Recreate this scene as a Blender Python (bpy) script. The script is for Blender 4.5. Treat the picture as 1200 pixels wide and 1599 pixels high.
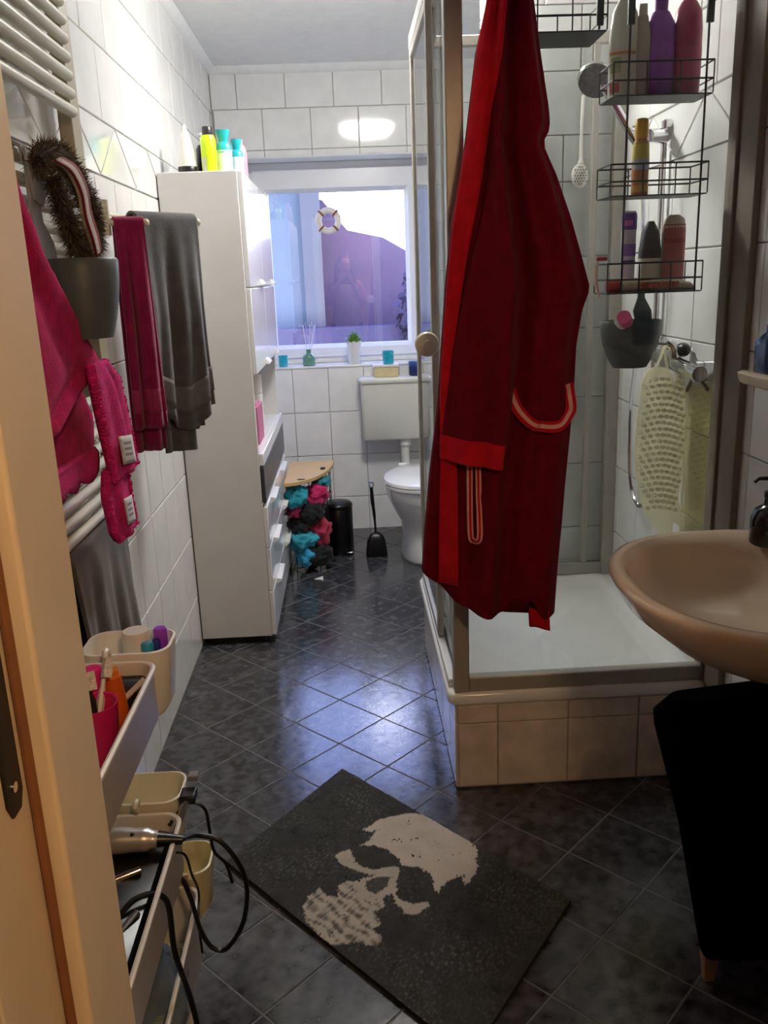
import bpy, bmesh, math, random
from mathutils import Vector, Matrix, noise
random.seed(7)
C = bpy.context.scene.collection
for o in list(bpy.data.objects): bpy.data.objects.remove(o)
scene = bpy.context.scene
PI = math.pi

# ------------------------------------------------------------------ camera, sky, exposure
def make_camera():
    cx, cz, f, yaw, pitch, roll = 0.6498, 1.4247, 1336.58, 0.033905, -0.268305, -0.038025
    cy, sy, cp, sp = math.cos(yaw), math.sin(yaw), math.cos(pitch), math.sin(pitch)
    fw = Vector((sy*cp, cy*cp, sp)); r = Vector((cy, -sy, 0)); u = r.cross(fw)
    c, s = math.cos(roll), math.sin(roll)
    r, u = c*r + s*u, -s*r + c*u
    cam = bpy.data.cameras.new('camera'); o = bpy.data.objects.new('camera', cam); C.objects.link(o)
    cam.sensor_fit = 'HORIZONTAL'; cam.sensor_width = 36; cam.lens = f/1200*36; cam.clip_start = 0.02
    m = Matrix.Identity(4)
    for i in range(3): m[i][0] = r[i]; m[i][1] = u[i]; m[i][2] = -fw[i]
    m.translation = (cx, 0, cz); o.matrix_world = m
    scene.camera = o
make_camera()

w = bpy.data.worlds.new('dusk_sky'); scene.world = w; w.use_nodes = True
nt = w.node_tree; bg = nt.nodes['Background']
geo = nt.nodes.new('ShaderNodeTexCoord'); sep = nt.nodes.new('ShaderNodeSeparateXYZ'); ramp = nt.nodes.new('ShaderNodeValToRGB')
nt.links.new(geo.outputs['Generated'], sep.inputs[0]); nt.links.new(sep.outputs['Z'], ramp.inputs[0]); nt.links.new(ramp.outputs[0], bg.inputs[0])
ramp.color_ramp.elements[0].color = (.74, .82, 1.0, 1); ramp.color_ramp.elements[1].position = .85; ramp.color_ramp.elements[1].color = (.12, .24, 1.0, 1)
bg.inputs[1].default_value = 8.5

vs = scene.view_settings
vs.view_transform = 'Standard'; vs.look = 'None'; vs.exposure = 0.0; vs.gamma = 1.0; vs.use_curve_mapping = False
LAMP = 71.0        # ceiling lamp radiance
HALL = 112.0       # warm hall lamp radiance

# ------------------------------------------------------------------ materials
def lin(c):
    if isinstance(c, str):
        c = [int(c[i:i+2], 16)/255 for i in (0, 2, 4)]
        c = [x/12.92 if x <= .04045 else ((x+.055)/1.055)**2.4 for x in c]
    return tuple(c)
MC = {}
def M(name, col, rough=.5, metal=0.0, spec=.5, var=(0, 0), bump=(0, 0), sheen=0, emit=0, rnd=0, coat=0, attr=None, col2=None, contrast=None, alpha=1, sss=0):
    if name in MC: return MC[name]
    m = bpy.data.materials.new(name); m.use_nodes = True; n = m.node_tree.nodes; l = m.node_tree.links
    b = n['Principled BSDF']; col = lin(col)
    b.inputs['Base Color'].default_value = (*col, 1); b.inputs['Roughness'].default_value = rough
    b.inputs['Metallic'].default_value = metal; b.inputs['Specular IOR Level'].default_value = spec
    b.inputs['Sheen Weight'].default_value = sheen; b.inputs['Coat Weight'].default_value = coat; b.inputs['Alpha'].default_value = alpha
    if sss: b.inputs['Subsurface Weight'].default_value = sss; b.inputs['Subsurface Radius'].default_value = (.02, .02, .02)
    if emit: b.inputs['Emission Color'].default_value = (*col, 1); b.inputs['Emission Strength'].default_value = emit
    tc = n.new('ShaderNodeTexCoord')
    vec = tc.outputs['Object']
    if rnd:
        oi = n.new('ShaderNodeObjectInfo'); mp = n.new('ShaderNodeVectorMath'); mp.operation = 'MULTIPLY_ADD'
        cb = n.new('ShaderNodeCombineXYZ'); l.new(oi.outputs['Random'], cb.inputs[0]); l.new(oi.outputs['Random'], cb.inputs[1])
        mp.inputs[1].default_value = (1, 1, 1); sc = n.new('ShaderNodeVectorMath'); sc.operation = 'SCALE'; sc.inputs['Scale'].default_value = 37
        l.new(cb.outputs[0], sc.inputs[0]); l.new(vec, mp.inputs[0]); l.new(sc.outputs[0], mp.inputs[2]); vec = mp.outputs[0]
    csock = None
    if attr:
        a = n.new('ShaderNodeAttribute'); a.attribute_name = attr; csock = a.outputs['Color']
    if var[1]:
        t = n.new('ShaderNodeTexNoise'); t.inputs['Scale'].default_value = var[0]; t.inputs['Detail'].default_value = 6; l.new(vec, t.inputs['Vector'])
        r = n.new('ShaderNodeMapRange'); lo, hi = contrast or (.3, .7)
        r.inputs['From Min'].default_value = lo; r.inputs['From Max'].default_value = hi; l.new(t.outputs[0], r.inputs['Value'])
        mx = n.new('ShaderNodeMix'); mx.data_type = 'RGBA'
        c2 = lin(col2) if col2 else tuple(min(1, x*(1+var[1])) for x in col); c1 = col if col2 else tuple(x*(1-var[1]) for x in col)
        mx.inputs['A'].default_value = (*c1, 1); mx.inputs['B'].default_value = (*c2, 1); l.new(r.outputs[0], mx.inputs['Factor'])
        if csock:
            m2 = n.new('ShaderNodeMix'); m2.data_type = 'RGBA'; m2.blend_type = 'MULTIPLY'; m2.inputs['Factor'].default_value = 1
            l.new(csock, m2.inputs['A']); l.new(mx.outputs['Result'], m2.inputs['B']); csock = m2.outputs['Result']
        else: csock = mx.outputs['Result']
    if csock: l.new(csock, b.inputs['Base Color'])
    if bump[1]:
        t = n.new('ShaderNodeTexNoise'); t.inputs['Scale'].default_value = bump[0]; t.inputs['Detail'].default_value = 3; l.new(vec, t.inputs['Vector'])
        bp = n.new('ShaderNodeBump'); bp.inputs['Strength'].default_value = bump[1]; bp.inputs['Distance'].default_value = .004
        l.new(t.outputs[0], bp.inputs['Height']); l.new(bp.outputs[0], b.inputs['Normal'])
    MC[name] = m; return m
def translucent(name, col, mixf=.55, rough=.35):
    m = M(name, col, rough, var=(14, .05)); n = m.node_tree.nodes; l = m.node_tree.links; b = n['Principled BSDF']; out = n['Material Output']
    tr = n.new('ShaderNodeBsdfTranslucent'); mx = n.new('ShaderNodeMixShader'); mx.inputs[0].default_value = mixf
    tr.inputs[0].default_value = (*lin(col), 1)
    l.new(b.outputs[0], mx.inputs[1]); l.new(tr.outputs[0], mx.inputs[2]); l.new(mx.outputs[0], out.inputs[0]); return m
def glass(name, f0, tint=(1, 1, 1), rough=0.0):
    m = bpy.data.materials.new(name); m.use_nodes = True; n = m.node_tree.nodes; l = m.node_tree.links; n.clear()
    out = n.new('ShaderNodeOutputMaterial'); tr = n.new('ShaderNodeBsdfTransparent'); gl = n.new('ShaderNodeBsdfGlossy'); mx = n.new('ShaderNodeMixShader')
    tr.inputs[0].default_value = (*tint, 1); gl.inputs['Roughness'].default_value = rough
    lw = n.new('ShaderNodeLayerWeight'); lw.inputs[0].default_value = .5
    p = n.new('ShaderNodeMath'); p.operation = 'POWER'; p.inputs[1].default_value = 4
    q = n.new('ShaderNodeMath'); q.operation = 'MULTIPLY_ADD'; q.inputs[1].default_value = 1-f0; q.inputs[2].default_value = f0
    l.new(lw.outputs['Facing'], p.inputs[0]); l.new(p.outputs[0], q.inputs[0]); l.new(q.outputs[0], mx.inputs[0])
    l.new(tr.outputs[0], mx.inputs[1]); l.new(gl.outputs[0], mx.inputs[2]); l.new(mx.outputs[0], out.inputs[0])
    return m

# ------------------------------------------------------------------ mesh builder
class MB:
    def __init__(s): s.v = []; s.f = []
    def add(s, v, f):
        k = len(s.v); s.v += [tuple(p) for p in v]; s.f += [tuple(i+k for i in q) for q in f]; return s
    def box(s, x0, x1, y0, y1, z0, z1):
        return s.add([(x, y, z) for x in (x0, x1) for y in (y0, y1) for z in (z0, z1)],
                     [(0, 1, 3, 2), (4, 6, 7, 5), (0, 4, 5, 1), (2, 3, 7, 6), (0, 2, 6, 4), (1, 5, 7, 3)])
    def loft(s, rings, cap0=True, cap1=True, closed=False):
        n = len(rings[0]); v = [p for r in rings for p in r]; f = []
        R = len(rings)
        for i in range(R if closed else R-1):
            for j in range(n):
                a = i*n+j; b = i*n+(j+1) % n; i2 = (i+1) % R
                f.append((a, b, i2*n+(j+1) % n, i2*n+j))
        if cap0 and not closed: f.append(tuple(range(n))[::-1])
        if cap1 and not closed: f.append(tuple((R-1)*n+j for j in range(n)))
        return s.add(v, f)
    def tube(s, pts, r, n=8, closed=False, smooth=0):
        P = [Vector(p) for p in pts]
        if smooth: P = spline(P, smooth, closed)
        R = len(P); rings = []; ref = None
        for i, p in enumerate(P):
            a = P[i-1] if (i or closed) else p; b = P[(i+1) % R] if (i < R-1 or closed) else p
            t = (b-a).normalized()
            if ref is None:
                ref = Vector((0, 0, 1)) if abs(t.z) < .9 else Vector((1, 0, 0))
            e = (ref - t*ref.dot(t)).normalized(); g = t.cross(e); ref = e
            rr = r[min(i*len(r)//R, len(r)-1)] if isinstance(r, (list, tuple)) else r
            rings.append([p + rr*(math.cos(2*PI*k/n)*e + math.sin(2*PI*k/n)*g) for k in range(n)])
        return s.loft(rings, closed=closed)
    def lathe(s, prof, c, n=24, ax=None, sx=1, sy=1, cap=True):
        rings = []
        for r, z in prof:
            ring = []
            for k in range(n):
                a = 2*PI*k/n; p = Vector((r*math.cos(a)*sx, r*math.sin(a)*sy, z))
                if ax is not None: p = ax @ p
                ring.append(Vector(c)+p)
            rings.append(ring)
        return s.loft(rings, cap, cap)
    def prism(s, poly, ax, a0, a1):
        def P(p, a):
            return {'x': (a, p[0], p[1]), 'y': (p[0], a, p[1]), 'z': (p[0], p[1], a)}[ax]
        return s.loft([[P(p, a0) for p in poly], [P(p, a1) for p in poly]])
    def grid(s, fn, nu, nv):
        v = [fn(i/nu, j/nv) for j in range(nv+1) for i in range(nu+1)]
        f = [(j*(nu+1)+i, j*(nu+1)+i+1, (j+1)*(nu+1)+i+1, (j+1)*(nu+1)+i) for j in range(nv) for i in range(nu)]
        return s.add(v, f)
    def blob(s, c, rad, amp=0, sc=8, n=20, m=12, seed=0):
        rings = []
        for i in range(1, m):
            ph = PI*i/m; ring = []
            for k in range(n):
                a = 2*PI*k/n; d = Vector((math.sin(ph)*math.cos(a), math.sin(ph)*math.sin(a), math.cos(ph)))
                q = 1 + amp*noise.noise(d*sc/4 + Vector((seed*7.1, seed*3.3, 0)))+amp*.6*noise.noise(d*sc/1.6+Vector((seed, 9, 1)))
                ring.append(Vector(c)+Vector((d.x*rad[0], d.y*rad[1], d.z*rad[2]))*q)
            rings.append(ring)
        return s.loft(rings)
    def mesh(s, name, smooth=True, ang=40):
        me = bpy.data.meshes.new(name); me.from_pydata(s.v, [], s.f)
        bm = bmesh.new(); bm.from_mesh(me); bmesh.ops.recalc_face_normals(bm, faces=bm.faces); bm.to_mesh(me); bm.free()
        if smooth:
            me.polygons.foreach_set('use_smooth', [True]*len(me.polygons)); me.set_sharp_from_angle(angle=math.radians(ang))
        return me
    def build(s, name, mat, parent=None, bevel=0, solid=0, smooth=True, ang=40, sub=0, label=None):
        me = s.mesh(name, smooth, ang); o = bpy.data.objects.new(name, me); C.objects.link(o)
        if mat: me.materials.append(mat)
        if parent is not None:
            o.parent = parent; off = parent.get('_o', (0, 0, 0))
            me.transform(Matrix.Translation(-Vector(off))); o['_o'] = tuple(off)
        if solid:
            q = o.modifiers.new('solid', 'SOLIDIFY'); q.thickness = solid; q.offset = 0
        if sub:
            q = o.modifiers.new('sub', 'SUBSURF'); q.levels = sub; q.render_levels = sub
        if bevel:
            q = o.modifiers.new('bevel', 'BEVEL'); q.width = bevel; q.segments = 2; q.limit_method = 'ANGLE'; q.angle_limit = math.radians(50)
        if label: o['label'] = label
        return o
def spline(P, k, closed=False):
    out = []; n = len(P)
    for i in range(n if closed else n-1):
        p0 = P[i-1] if (i > 0 or closed) else P[0]; p1 = P[i]; p2 = P[(i+1) % n]; p3 = P[(i+2) % n] if (i+2 < n or closed) else P[-1]
        for j in range(k):
            t = j/k
            out.append(.5*((2*p1)+(-p0+p2)*t+(2*p0-5*p1+4*p2-p3)*t*t+(-p0+3*p1-3*p2+p3)*t**3))
    if not closed: out.append(P[-1])
    return out
def interp(tab, z):
    tab = sorted(tab, key=lambda t: t[1])
    if z <= tab[0][1]: return tab[0][0]
    for (a, za), (b, zb) in zip(tab, tab[1:]):
        if z <= zb:
            t = (z-za)/(zb-za) if zb > za else 0
            return a+(b-a)*t
    return tab[-1][0]
def tag(o, label, cat, group=None, kind=None):
    if label: o['label'] = label
    if cat: o['category'] = cat
    if group: o['group'] = group
    if kind: o['kind'] = kind
    return o
def thing(name, loc, label, cat, group=None):
    o = bpy.data.objects.new(name, None); C.objects.link(o); o.location = loc; o['_o'] = tuple(loc); o.empty_display_size = .05
    return tag(o, label, cat, group)
def struct(name, mb, mat, **k):
    return tag(mb.build(name, mat, **k), None, None, kind='structure')
def rrect(x0, x1, y0, y1, r, z, n=5):
    out = []
    for cx, cy, a0 in ((x1-r, y1-r, 0), (x0+r, y1-r, PI/2), (x0+r, y0+r, PI), (x1-r, y0+r, 3*PI/2)):
        for k in range(n+1):
            a = a0+PI/2*k/n; out.append((cx+r*math.cos(a), cy+r*math.sin(a), z))
    return out

# ------------------------------------------------------------------ shared materials
white_tile = M('white_tile', 'ECECEA', .07, var=(9, .05), bump=(6, .06), rnd=1, contrast=(.35, .75))
grout = M('grout', 'B4B0AA', .8, var=(40, .1))
floor_tile = M('slate_tile', '1A1A1D', .16, var=(30, 0.5), col2='5E5E64', bump=(26, .10), rnd=1, contrast=(.3, .88), spec=.65)
floor_grout = M('floor_grout', '5E5E60', .7, var=(60, .2))
white_paint = M('white_paint', 'F0F1F0', .7, var=(20, .03), bump=(200, .1))
pvc = M('white_pvc', 'E9EAEC', .3, var=(10, .02))
gloss_white = M('gloss_white', 'EEEFF1', .12, var=(8, .02))
satin_white = M('satin_white', 'DEDDDB', .35, var=(8, .03))
enamel = M('enamel', 'F0F0EE', .1, var=(5, .02))
alu = M('brushed_aluminium', 'B4AFA6', .45, .3, var=(30, .06))
chrome = M('chrome', 'D8D8DA', .08, 1.0, var=(30, .03))
black_plastic = M('black_plastic', '0B0B0C', .35, var=(30, .2))
black_wire = M('black_wire', '222222', .45, .3, var=(40, .2))
warm_paint = M('door_frame_paint', 'E6D6B8', .4, var=(8, .04), bump=(60, .05))
grey_plastic = M('grey_plastic', '545C5E', .45, var=(20, .1))
sh_glass = glass('shower_glass', .045, (.97, .985, .98))
win_glass = glass('window_glass', .16, (.96, .97, 1))

# ------------------------------------------------------------------ room shell
XR, YB, HC, YF = 1.618, 4.846, 2.484, .75
_tc = {}
def tile_mesh(w, h, t=.007, c=.0022, mat=None, poly=None):
    key = (round(w, 4), round(h, 4), mat.name) if poly is None else None
    if key in _tc: return _tc[key]
    if poly is None: poly = [(-w/2, -h/2), (w/2, -h/2), (w/2, h/2), (-w/2, h/2)]
    cx = sum(p[0] for p in poly)/len(poly); cy = sum(p[1] for p in poly)/len(poly)
    def inset(p):
        d = Vector((cx-p[0], cy-p[1])); L = d.length or 1; d = d/L*c*1.4
        return (p[0]+d.x, p[1]+d.y)
    b = MB().loft([[(p[0], p[1], 0) for p in poly], [(p[0], p[1], t-c) for p in poly], [(*inset(p), t) for p in poly]], cap0=False)
    me = b.mesh('tile', False); me.materials.append(mat)
    if key: _tc[key] = me
    return me
def put_tile(parent, me, org, U, V, N):
    o = bpy.data.objects.new('tile', me); C.objects.link(o); o.parent = parent
    m = Matrix.Identity(4)
    for i in range(3): m[i][0] = U[i]; m[i][1] = V[i]; m[i][2] = N[i]; m[i][3] = org[i]
    o.matrix_local = m; return o
G = .0035
def clip(poly, x0, x1, y0, y1):
    for ax, lim, sg in ((0, x0, 1), (0, x1, -1), (1, y0, 1), (1, y1, -1)):
        out = []
        for i, p in enumerate(poly):
            q = poly[(i+1) % len(poly)]; dp = sg*(p[ax]-lim); dq = sg*(q[ax]-lim)
            if dp >= 0: out.append(p)
            if dp*dq < 0:
                t = dp/(dp-dq); out.append((p[0]+(q[0]-p[0])*t, p[1]+(q[1]-p[1])*t))
        poly = out
        if not poly: break
    return poly
def tile_rows(parent, to3, U, V, N, a0, a1, rows, holes=(), mat=None):
    """rows: (z0, z1, tile width, joint phase); to3(a, z) gives the point"""
    for z0, z1, tw, ph in rows:
        k = math.floor((a0-ph)/tw); a = ph+k*tw
        while a < a1-1e-4:
            u0, u1 = max(a, a0), min(a+tw, a1); a += tw
            if u1-u0 < .015: continue
            pieces = [(u0, u1, z0, z1)]
            for hx0, hx1, hz0, hz1 in holes:
                nx = []
                for (p0, p1, q0, q1) in pieces:
                    if p1 <= hx0+1e-4 or p0 >= hx1-1e-4 or q1 <= hz0+1e-4 or q0 >= hz1-1e-4: nx.append((p0, p1, q0, q1)); continue
                    if p0 < hx0: nx.append((p0, hx0, q0, q1))
                    if p1 > hx1: nx.append((hx1, p1, q0, q1))
                    m0, m1 = max(p0, hx0), min(p1, hx1)
                    if q0 < hz0: nx.append((m0, m1, q0, hz0))
                    if q1 > hz1: nx.append((m0, m1, hz1, q1))
                pieces = nx
            for p0, p1, q0, q1 in pieces:
                if p1-p0 < .015 or q1-q0 < .015: continue
                put_tile(parent, tile_mesh(p1-p0-G, q1-q0-G, mat=mat or white_tile), to3((p0+p1)/2, (q0+q1)/2), U, V, N)
def border(parent, to3, U, V, N, a0, a1, z0, z1, per, ph):
    k = math.floor((a0-ph)/per)-1; a = ph+k*per
    while a < a1:
        for tri in ([(a, z0), (a+per/2, z1), (a-per/2, z1)], [(a, z0), (a+per, z0), (a+per/2, z1)]):
            c = (sum(p[0] for p in tri)/3, sum(p[1] for p in tri)/3)
            tri = [(p[0]+(c[0]-p[0])*.035, p[1]+(c[1]-p[1])*.035) for p in tri]
            pl = clip(tri, a0, a1, z0-1, z1+1)
            if len(pl) < 3: continue
            mx = (sum(p[0] for p in pl)/len(pl), sum(p[1] for p in pl)/len(pl))
            s = 1 if abs(U[0]+U[1]) and (U[0] > 0 or U[1] > 0) else -1
            me = tile_mesh(0, 0, mat=white_tile, poly=[((p[0]-mx[0])*s, p[1]-mx[1]) for p in pl])
            put_tile(parent, me, to3(*mx), U, V, N)
        a += per
upper = [(1.868, 2.068, .25, .10), (2.068, 2.268, .25, -.025), (2.268, 2.468, .25, .10)]
lower = [(1.718-.25*(i+1), 1.718-.25*i, .2, .05) for i in range(6)] + [(0.0, .218, .2, .05)]

fl = struct('floor', MB().box(-.12, XR+.12, YF-.2, YB+.12, -.1, -.0012), floor_grout)
s_ = .2071; dg = s_/math.sqrt(2)
ox, oy = .562, 2.725
for i in range(-22, 22):
    for j in range(-22, 22):
        cx = ox+(i-j)*dg+0; cy = oy+dg+(i+j)*dg
        h = dg-G*.72
        pl = [(cx, cy-h), (cx+h, cy), (cx, cy+h), (cx-h, cy)]
        q = clip(pl, 0, XR, YF-.2, YB)
        if len(q) < 3 or sum(abs(q[k][0]*q[(k+1) % len(q)][1]-q[(k+1) % len(q)][0]*q[k][1]) for k in range(len(q))) < 1e-9: continue
        xs = [p[0] for p in q]; ys = [p[1] for p in q]
        if (max(xs)-min(xs)) < .02 or (max(ys)-min(ys)) < .02: continue
        if len(q) == 4 and all(abs(a[0]-b[0])+abs(a[1]-b[1]) < 1e-6 for a, b in zip(q, pl)):
            r2 = math.sqrt(.5)
            put_tile(fl, tile_mesh(h*1.41421, h*1.41421, t=.0075, c=.0015, mat=floor_tile), (cx, cy, -.0075), (r2, r2, 0), (-r2, r2, 0), (0, 0, 1))
        else:
            me = tile_mesh(0, 0, t=.0075, c=.0015, mat=floor_tile, poly=[(p[0]-cx, p[1]-cy) for p in q])
            put_tile(fl, me, (cx, cy, -.0075), (1, 0, 0), (0, 1, 0), (0, 0, 1))
struct('ceiling', MB().box(-.12, XR+.12, YF-.2, YB+.12, HC, HC+.1), white_paint)
cv = MB()
cv.prism([(0, HC), (.035, HC), (.03, HC-.012), (.012, HC-.03), (0, HC-.035)], 'y', YF, YB)
struct('trim_1', cv, white_paint)
cv = MB(); cv.prism([(YB, HC), (YB-.035, HC), (YB-.03, HC-.012), (YB-.012, HC-.03), (YB, HC-.035)], 'x', .0, XR)
struct('trim_2', cv, white_paint)

wl = struct('wall_left', MB().box(-.12, -.007, YF-.2, YB+.12, -.1, HC+.02), grout)
T3 = lambda a, z: (-.007, a, z)
tile_rows(wl, T3, (0, 1, 0), (0, 0, 1), (1, 0, 0), YF, YB, upper+lower)
border(wl, T3, (0, 1, 0), (0, 0, 1), (1, 0, 0), YF, YB, 1.7195, 1.8665, .42, 2.10)

# back wall with the window opening
WX0, WX1, WZ0, WZ1 = .13, 1.09, .955, 2.045
wb = struct('wall_back', MB().box(-.12, WX0-.006, YB+.007, YB+.34, -.1, HC+.02).box(WX1+.006, XR+.12, YB+.007, YB+.34, -.1, HC+.02)
            .box(WX0-.006, WX1+.006, YB+.007, YB+.34, -.1, WZ0-.012).box(WX0-.006, WX1+.006, YB+.007, YB+.34, WZ1+.006, HC+.02), grout)
Tb = lambda a, z: (a, YB+.007, z)
rows_b = [(-.006, .194, .2, .1295), (.194, .444, .2, .1295), (.444, .694, .2, .1295), (.694, .944, .2, .1295), (.944, 1.194, .2, .1295), (1.194, 1.444, .2, .1295), (1.444, 1.694, .2, .1295),
          (1.694, 1.884, .25, .009), (1.884, 2.084, .25, .009), (2.084, 2.284, .25, .009), (2.284, 2.47, .25, .134)]
tile_rows(wb, Tb, (1, 0, 0), (0, 0, 1), (0, -1, 0), 0, XR, rows_b, holes=[(WX0-.002, WX1+.002, WZ0-.008, WZ1+.002)])
sill = struct('trim_3', MB().box(WX0-.005, WX1+.003, YB-.004, YB+.20, WZ0-.012, WZ0), white_tile, bevel=.003)
rv = struct('trim_4', MB().box(WX0-.006, WX1+.006, YB+.0, YB+.28, WZ1, WZ1+.006).box(WX0-.006, WX0, YB, YB+.28, WZ0, WZ1).box(WX1, WX1+.006, YB, YB+.28, WZ0, WZ1), white_paint)

wr = struct('wall_right', MB().box(XR+.007, XR+.12, YF-.2, YB+.12, -.1, HC+.02), grout)
Tr = lambda a, z: (XR+.007, a, z)
tile_rows(wr, Tr, (0, -1, 0), (0, 0, 1), (-1, 0, 0), YF, YB, upper+[(a, b, .2, .018) for a, b, _, _ in lower])
border(wr, Tr, (0, -1, 0), (0, 0, 1), (-1, 0, 0), YF, YB, 1.7195, 1.8665, .42, 2.19)
PX, PY = 1.16, 3.135
wp = struct('wall_partition', MB().box(PX+.007, XR, PY+.007, 3.30, 0, HC), grout)
tile_rows(wp, lambda a, z: (a, PY+.007, z), (1, 0, 0), (0, 0, 1), (0, -1, 0), PX, XR, upper+[(1.718, 1.868, .2, .02)]+[(a, b, .2, .02) for a, b, _, _ in lower])
tile_rows(wp, lambda a, z: (PX+.007, a, z), (0, -1, 0), (0, 0, 1), (-1, 0, 0), PY, 3.30, upper+[(1.718, 1.868, .2, .02)]+lower)

# doorway wall, frame and hall
DX0, DX1, DZ = .33, 1.20, 2.03
struct('wall_front', MB().box(-1.2, DX0, YF-.2, YF, -.1, 2.6).box(DX1, 2.4, YF-.2, YF, -.1, 2.6).box(DX0, DX1, YF-.2, YF, DZ, 2.6), M('bounce_cut_brown', '5E4A3A', .8, var=(6, .1), bump=(80, .1)))  # out of view; dark brown chosen to cut light bounced onto the plinth
dr = struct('door_1', MB().box(DX0, .388, .642, YF+.006, 0, DZ-.03).box(DX1-.058, DX1, .642, YF+.006, 0, DZ-.03).box(DX0, DX1, .642, YF+.006, DZ-.03, DZ+.005), warm_paint, bevel=.004)
b = MB().box(DX0, .366, .535, .641, 0, DZ-.012).box(DX1-.036, DX1, .535, .641, 0, DZ-.012)
b.build('rebate', warm_paint, dr, bevel=.002)
b = MB().box(.27, .366, .51, .534, 0, DZ+.06).box(DX1-.036, DX1+.06, .51, .534, 0, DZ+.06)
b.build('architrave', warm_paint, dr, bevel=.004)
b = MB().tube([(.371, .638, 0.0), (.371, .638, DZ-.02)], .0045, 8)
b.build('rubber_seal', M('seal_rubber', '8A5A38', .6, var=(30, .1)), dr)
zz = [1.022, 1.035, 1.20, 1.213]
b = MB().prism([(.595, zz[1]), (.602, zz[0]), (.618, zz[0]), (.625, zz[1]), (.625, zz[2]), (.618, zz[3]), (.602, zz[3]), (.595, zz[2])], 'x', .364, .3685)
sp = b.build('strike_plate', M('dark_steel', '3A3634', .4, .8, var=(25, .15)), dr)
MB().lathe([(.0045, 0), (.0045, .0012)], (.3685, .61, 1.045), 10, Matrix.Rotation(PI/2, 3, 'Y')).lathe([(.0045, 0), (.0045, .0012)], (.3685, .61, 1.19), 10, Matrix.Rotation(PI/2, 3, 'Y')).build('screw', chrome, sp)
struct('floor.001', MB().box(-1.2, 2.4, -2.2, YF-.2, -.1, 0), M('hall_wood', '6A4A30', .4, var=(5, .25), bump=(30, .1)))
struct('ceiling.001', MB().box(-1.2, 2.4, -2.2, YF-.2, 2.5, 2.6), M('hall_paint', 'C9B498', .8, var=(5, .04)))
struct('wall_hall_left', MB().box(-1.3, -1.2, -2.2, YF-.2, -.1, 2.6), MC['hall_paint'])
struct('wall_hall_right', MB().box(2.4, 2.5, -2.2, YF-.2, -.1, 2.6), MC['hall_paint'])
struct('wall_hall_back', MB().box(-1.2, 2.4, -2.3, -2.2, -.1, 2.6), MC['hall_paint'])

# ------------------------------------------------------------------ lamps
t = thing('ceiling_lamp', (.852, 3.13, HC), 'round white flush ceiling lamp, mirrored in the tiles over the window', 'lamp')
MB().lathe([(.19, 0), (.19, -.02), (.183, -.025)], (.852, 3.13, HC), 40).build('base', satin_white, t)
MB().lathe([(.18, -.022), (.186, -.04), (.176, -.066), (.14, -.088), (.07, -.098), (.005, -.10)], (.852, 3.13, HC), 40).build('diffuser', M('lamp_glow', (1, .97, .92), .4, emit=LAMP), t)
t = thing('hall_lamp', (1.05, -.40, 2.5), 'warm globe pendant lamp in the hall outside the door', 'lamp')
MB().lathe([(.05, 0), (.05, -.02), (.006, -.03), (.006, -.3), (.02, -.31), (.02, -.34)], (1.05, -.40, 2.5), 20).build('rod', chrome, t)
MB().blob((1.05, -.40, 2.08), (.09, .09, .09), n=24, m=14).build('globe', M('warm_glow', (1, .66, .36), .4, emit=HALL), t)

# ------------------------------------------------------------------ window
yw = YB+.19
wn = struct('window_1', MB().box(WX0, WX1, yw, yw+.07, WZ0, WZ0+.045).box(WX0, WX1, yw, yw+.07, WZ1-.045, WZ1).box(WX0, WX0+.05, yw, yw+.07, WZ0+.045, WZ1-.045).box(WX1-.04, WX1, yw, yw+.07, WZ0+.045, WZ1-.045), pvc, bevel=.004)
sx0, sx1, sz0, sz1 = .165, 1.06, .99, 2.005
gx0, gx1, gz0, gz1 = .245, 1.000, 1.060, 1.887
b = MB()
def sashprof(i): # outer, bevel to glazing
    return [(sx0, sx1, sz0, sz1, yw-.012), (gx0-.02, gx1+.02, gz0-.02, gz1+.02, yw-.016), (gx0, gx1, gz0, gz1, yw+.012)][i]
rings = []
for i in range(3):
    x0, x1, z0, z1, y = sashprof(i); rings.append([(x0, y, z0), (x1, y, z0), (x1, y, z1), (x0, y, z1)])
x0, x1, z0, z1, y = sashprof(2); rings.append([(x0, yw+.04, z0), (x1, yw+.04, z0), (x1, yw+.04, z1), (x0, yw+.04, z1)])
rings.insert(0, [(sx0, yw+.04, sz0), (sx1, yw+.04, sz0), (sx1, yw+.04, sz1), (sx0, yw+.04, sz1)])
b.loft(rings, False, False, closed=True).build('sash', pvc, wn, ang=20)
MB().box(gx0-.008, gx1+.008, yw+.018, yw+.022, gz0-.008, gz1+.008).build('pane', win_glass, wn)
hg = MB()
for z in (1.10, 1.86): hg.tube([(sx1+.012, yw-.012, z-.035), (sx1+.012, yw-.012, z+.035)], .008, 8)
hg.build('hinge', pvc, wn)

# lifebuoy ornament on the pane
t = thing('lifebuoy_ornament', (.572, yw-.004, 1.735), 'small white lifebuoy decoration with brown straps hanging on the window pane', 'decoration')
ring = [(.572+.055*math.cos(a*PI/12), yw-.004, 1.735+.055*math.sin(a*PI/12)) for a in range(24)]
MB().tube(ring, .017, 10, closed=True).build('ring', M('bone_white', 'E8E2DA', .6, var=(30, .04)), t)
for k in range(4):
    a = PI/4+k*PI/2; c = Vector((.572+.055*math.cos(a), yw-.004, 1.735+.055*math.sin(a)))
    tv = Vector((-math.sin(a), 0, math.cos(a))); rv_ = Vector((math.cos(a), 0, math.sin(a)))
    pts = [c+.0195*(math.cos(q*PI/5)*rv_+math.sin(q*PI/5)*Vector((0, 1, 0))) for q in range(10)]
    MB().tube(pts, .005, 6, closed=True).build('strap', M('strap_brown', '8A4F32', .6, var=(20, .1)), t)
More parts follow.
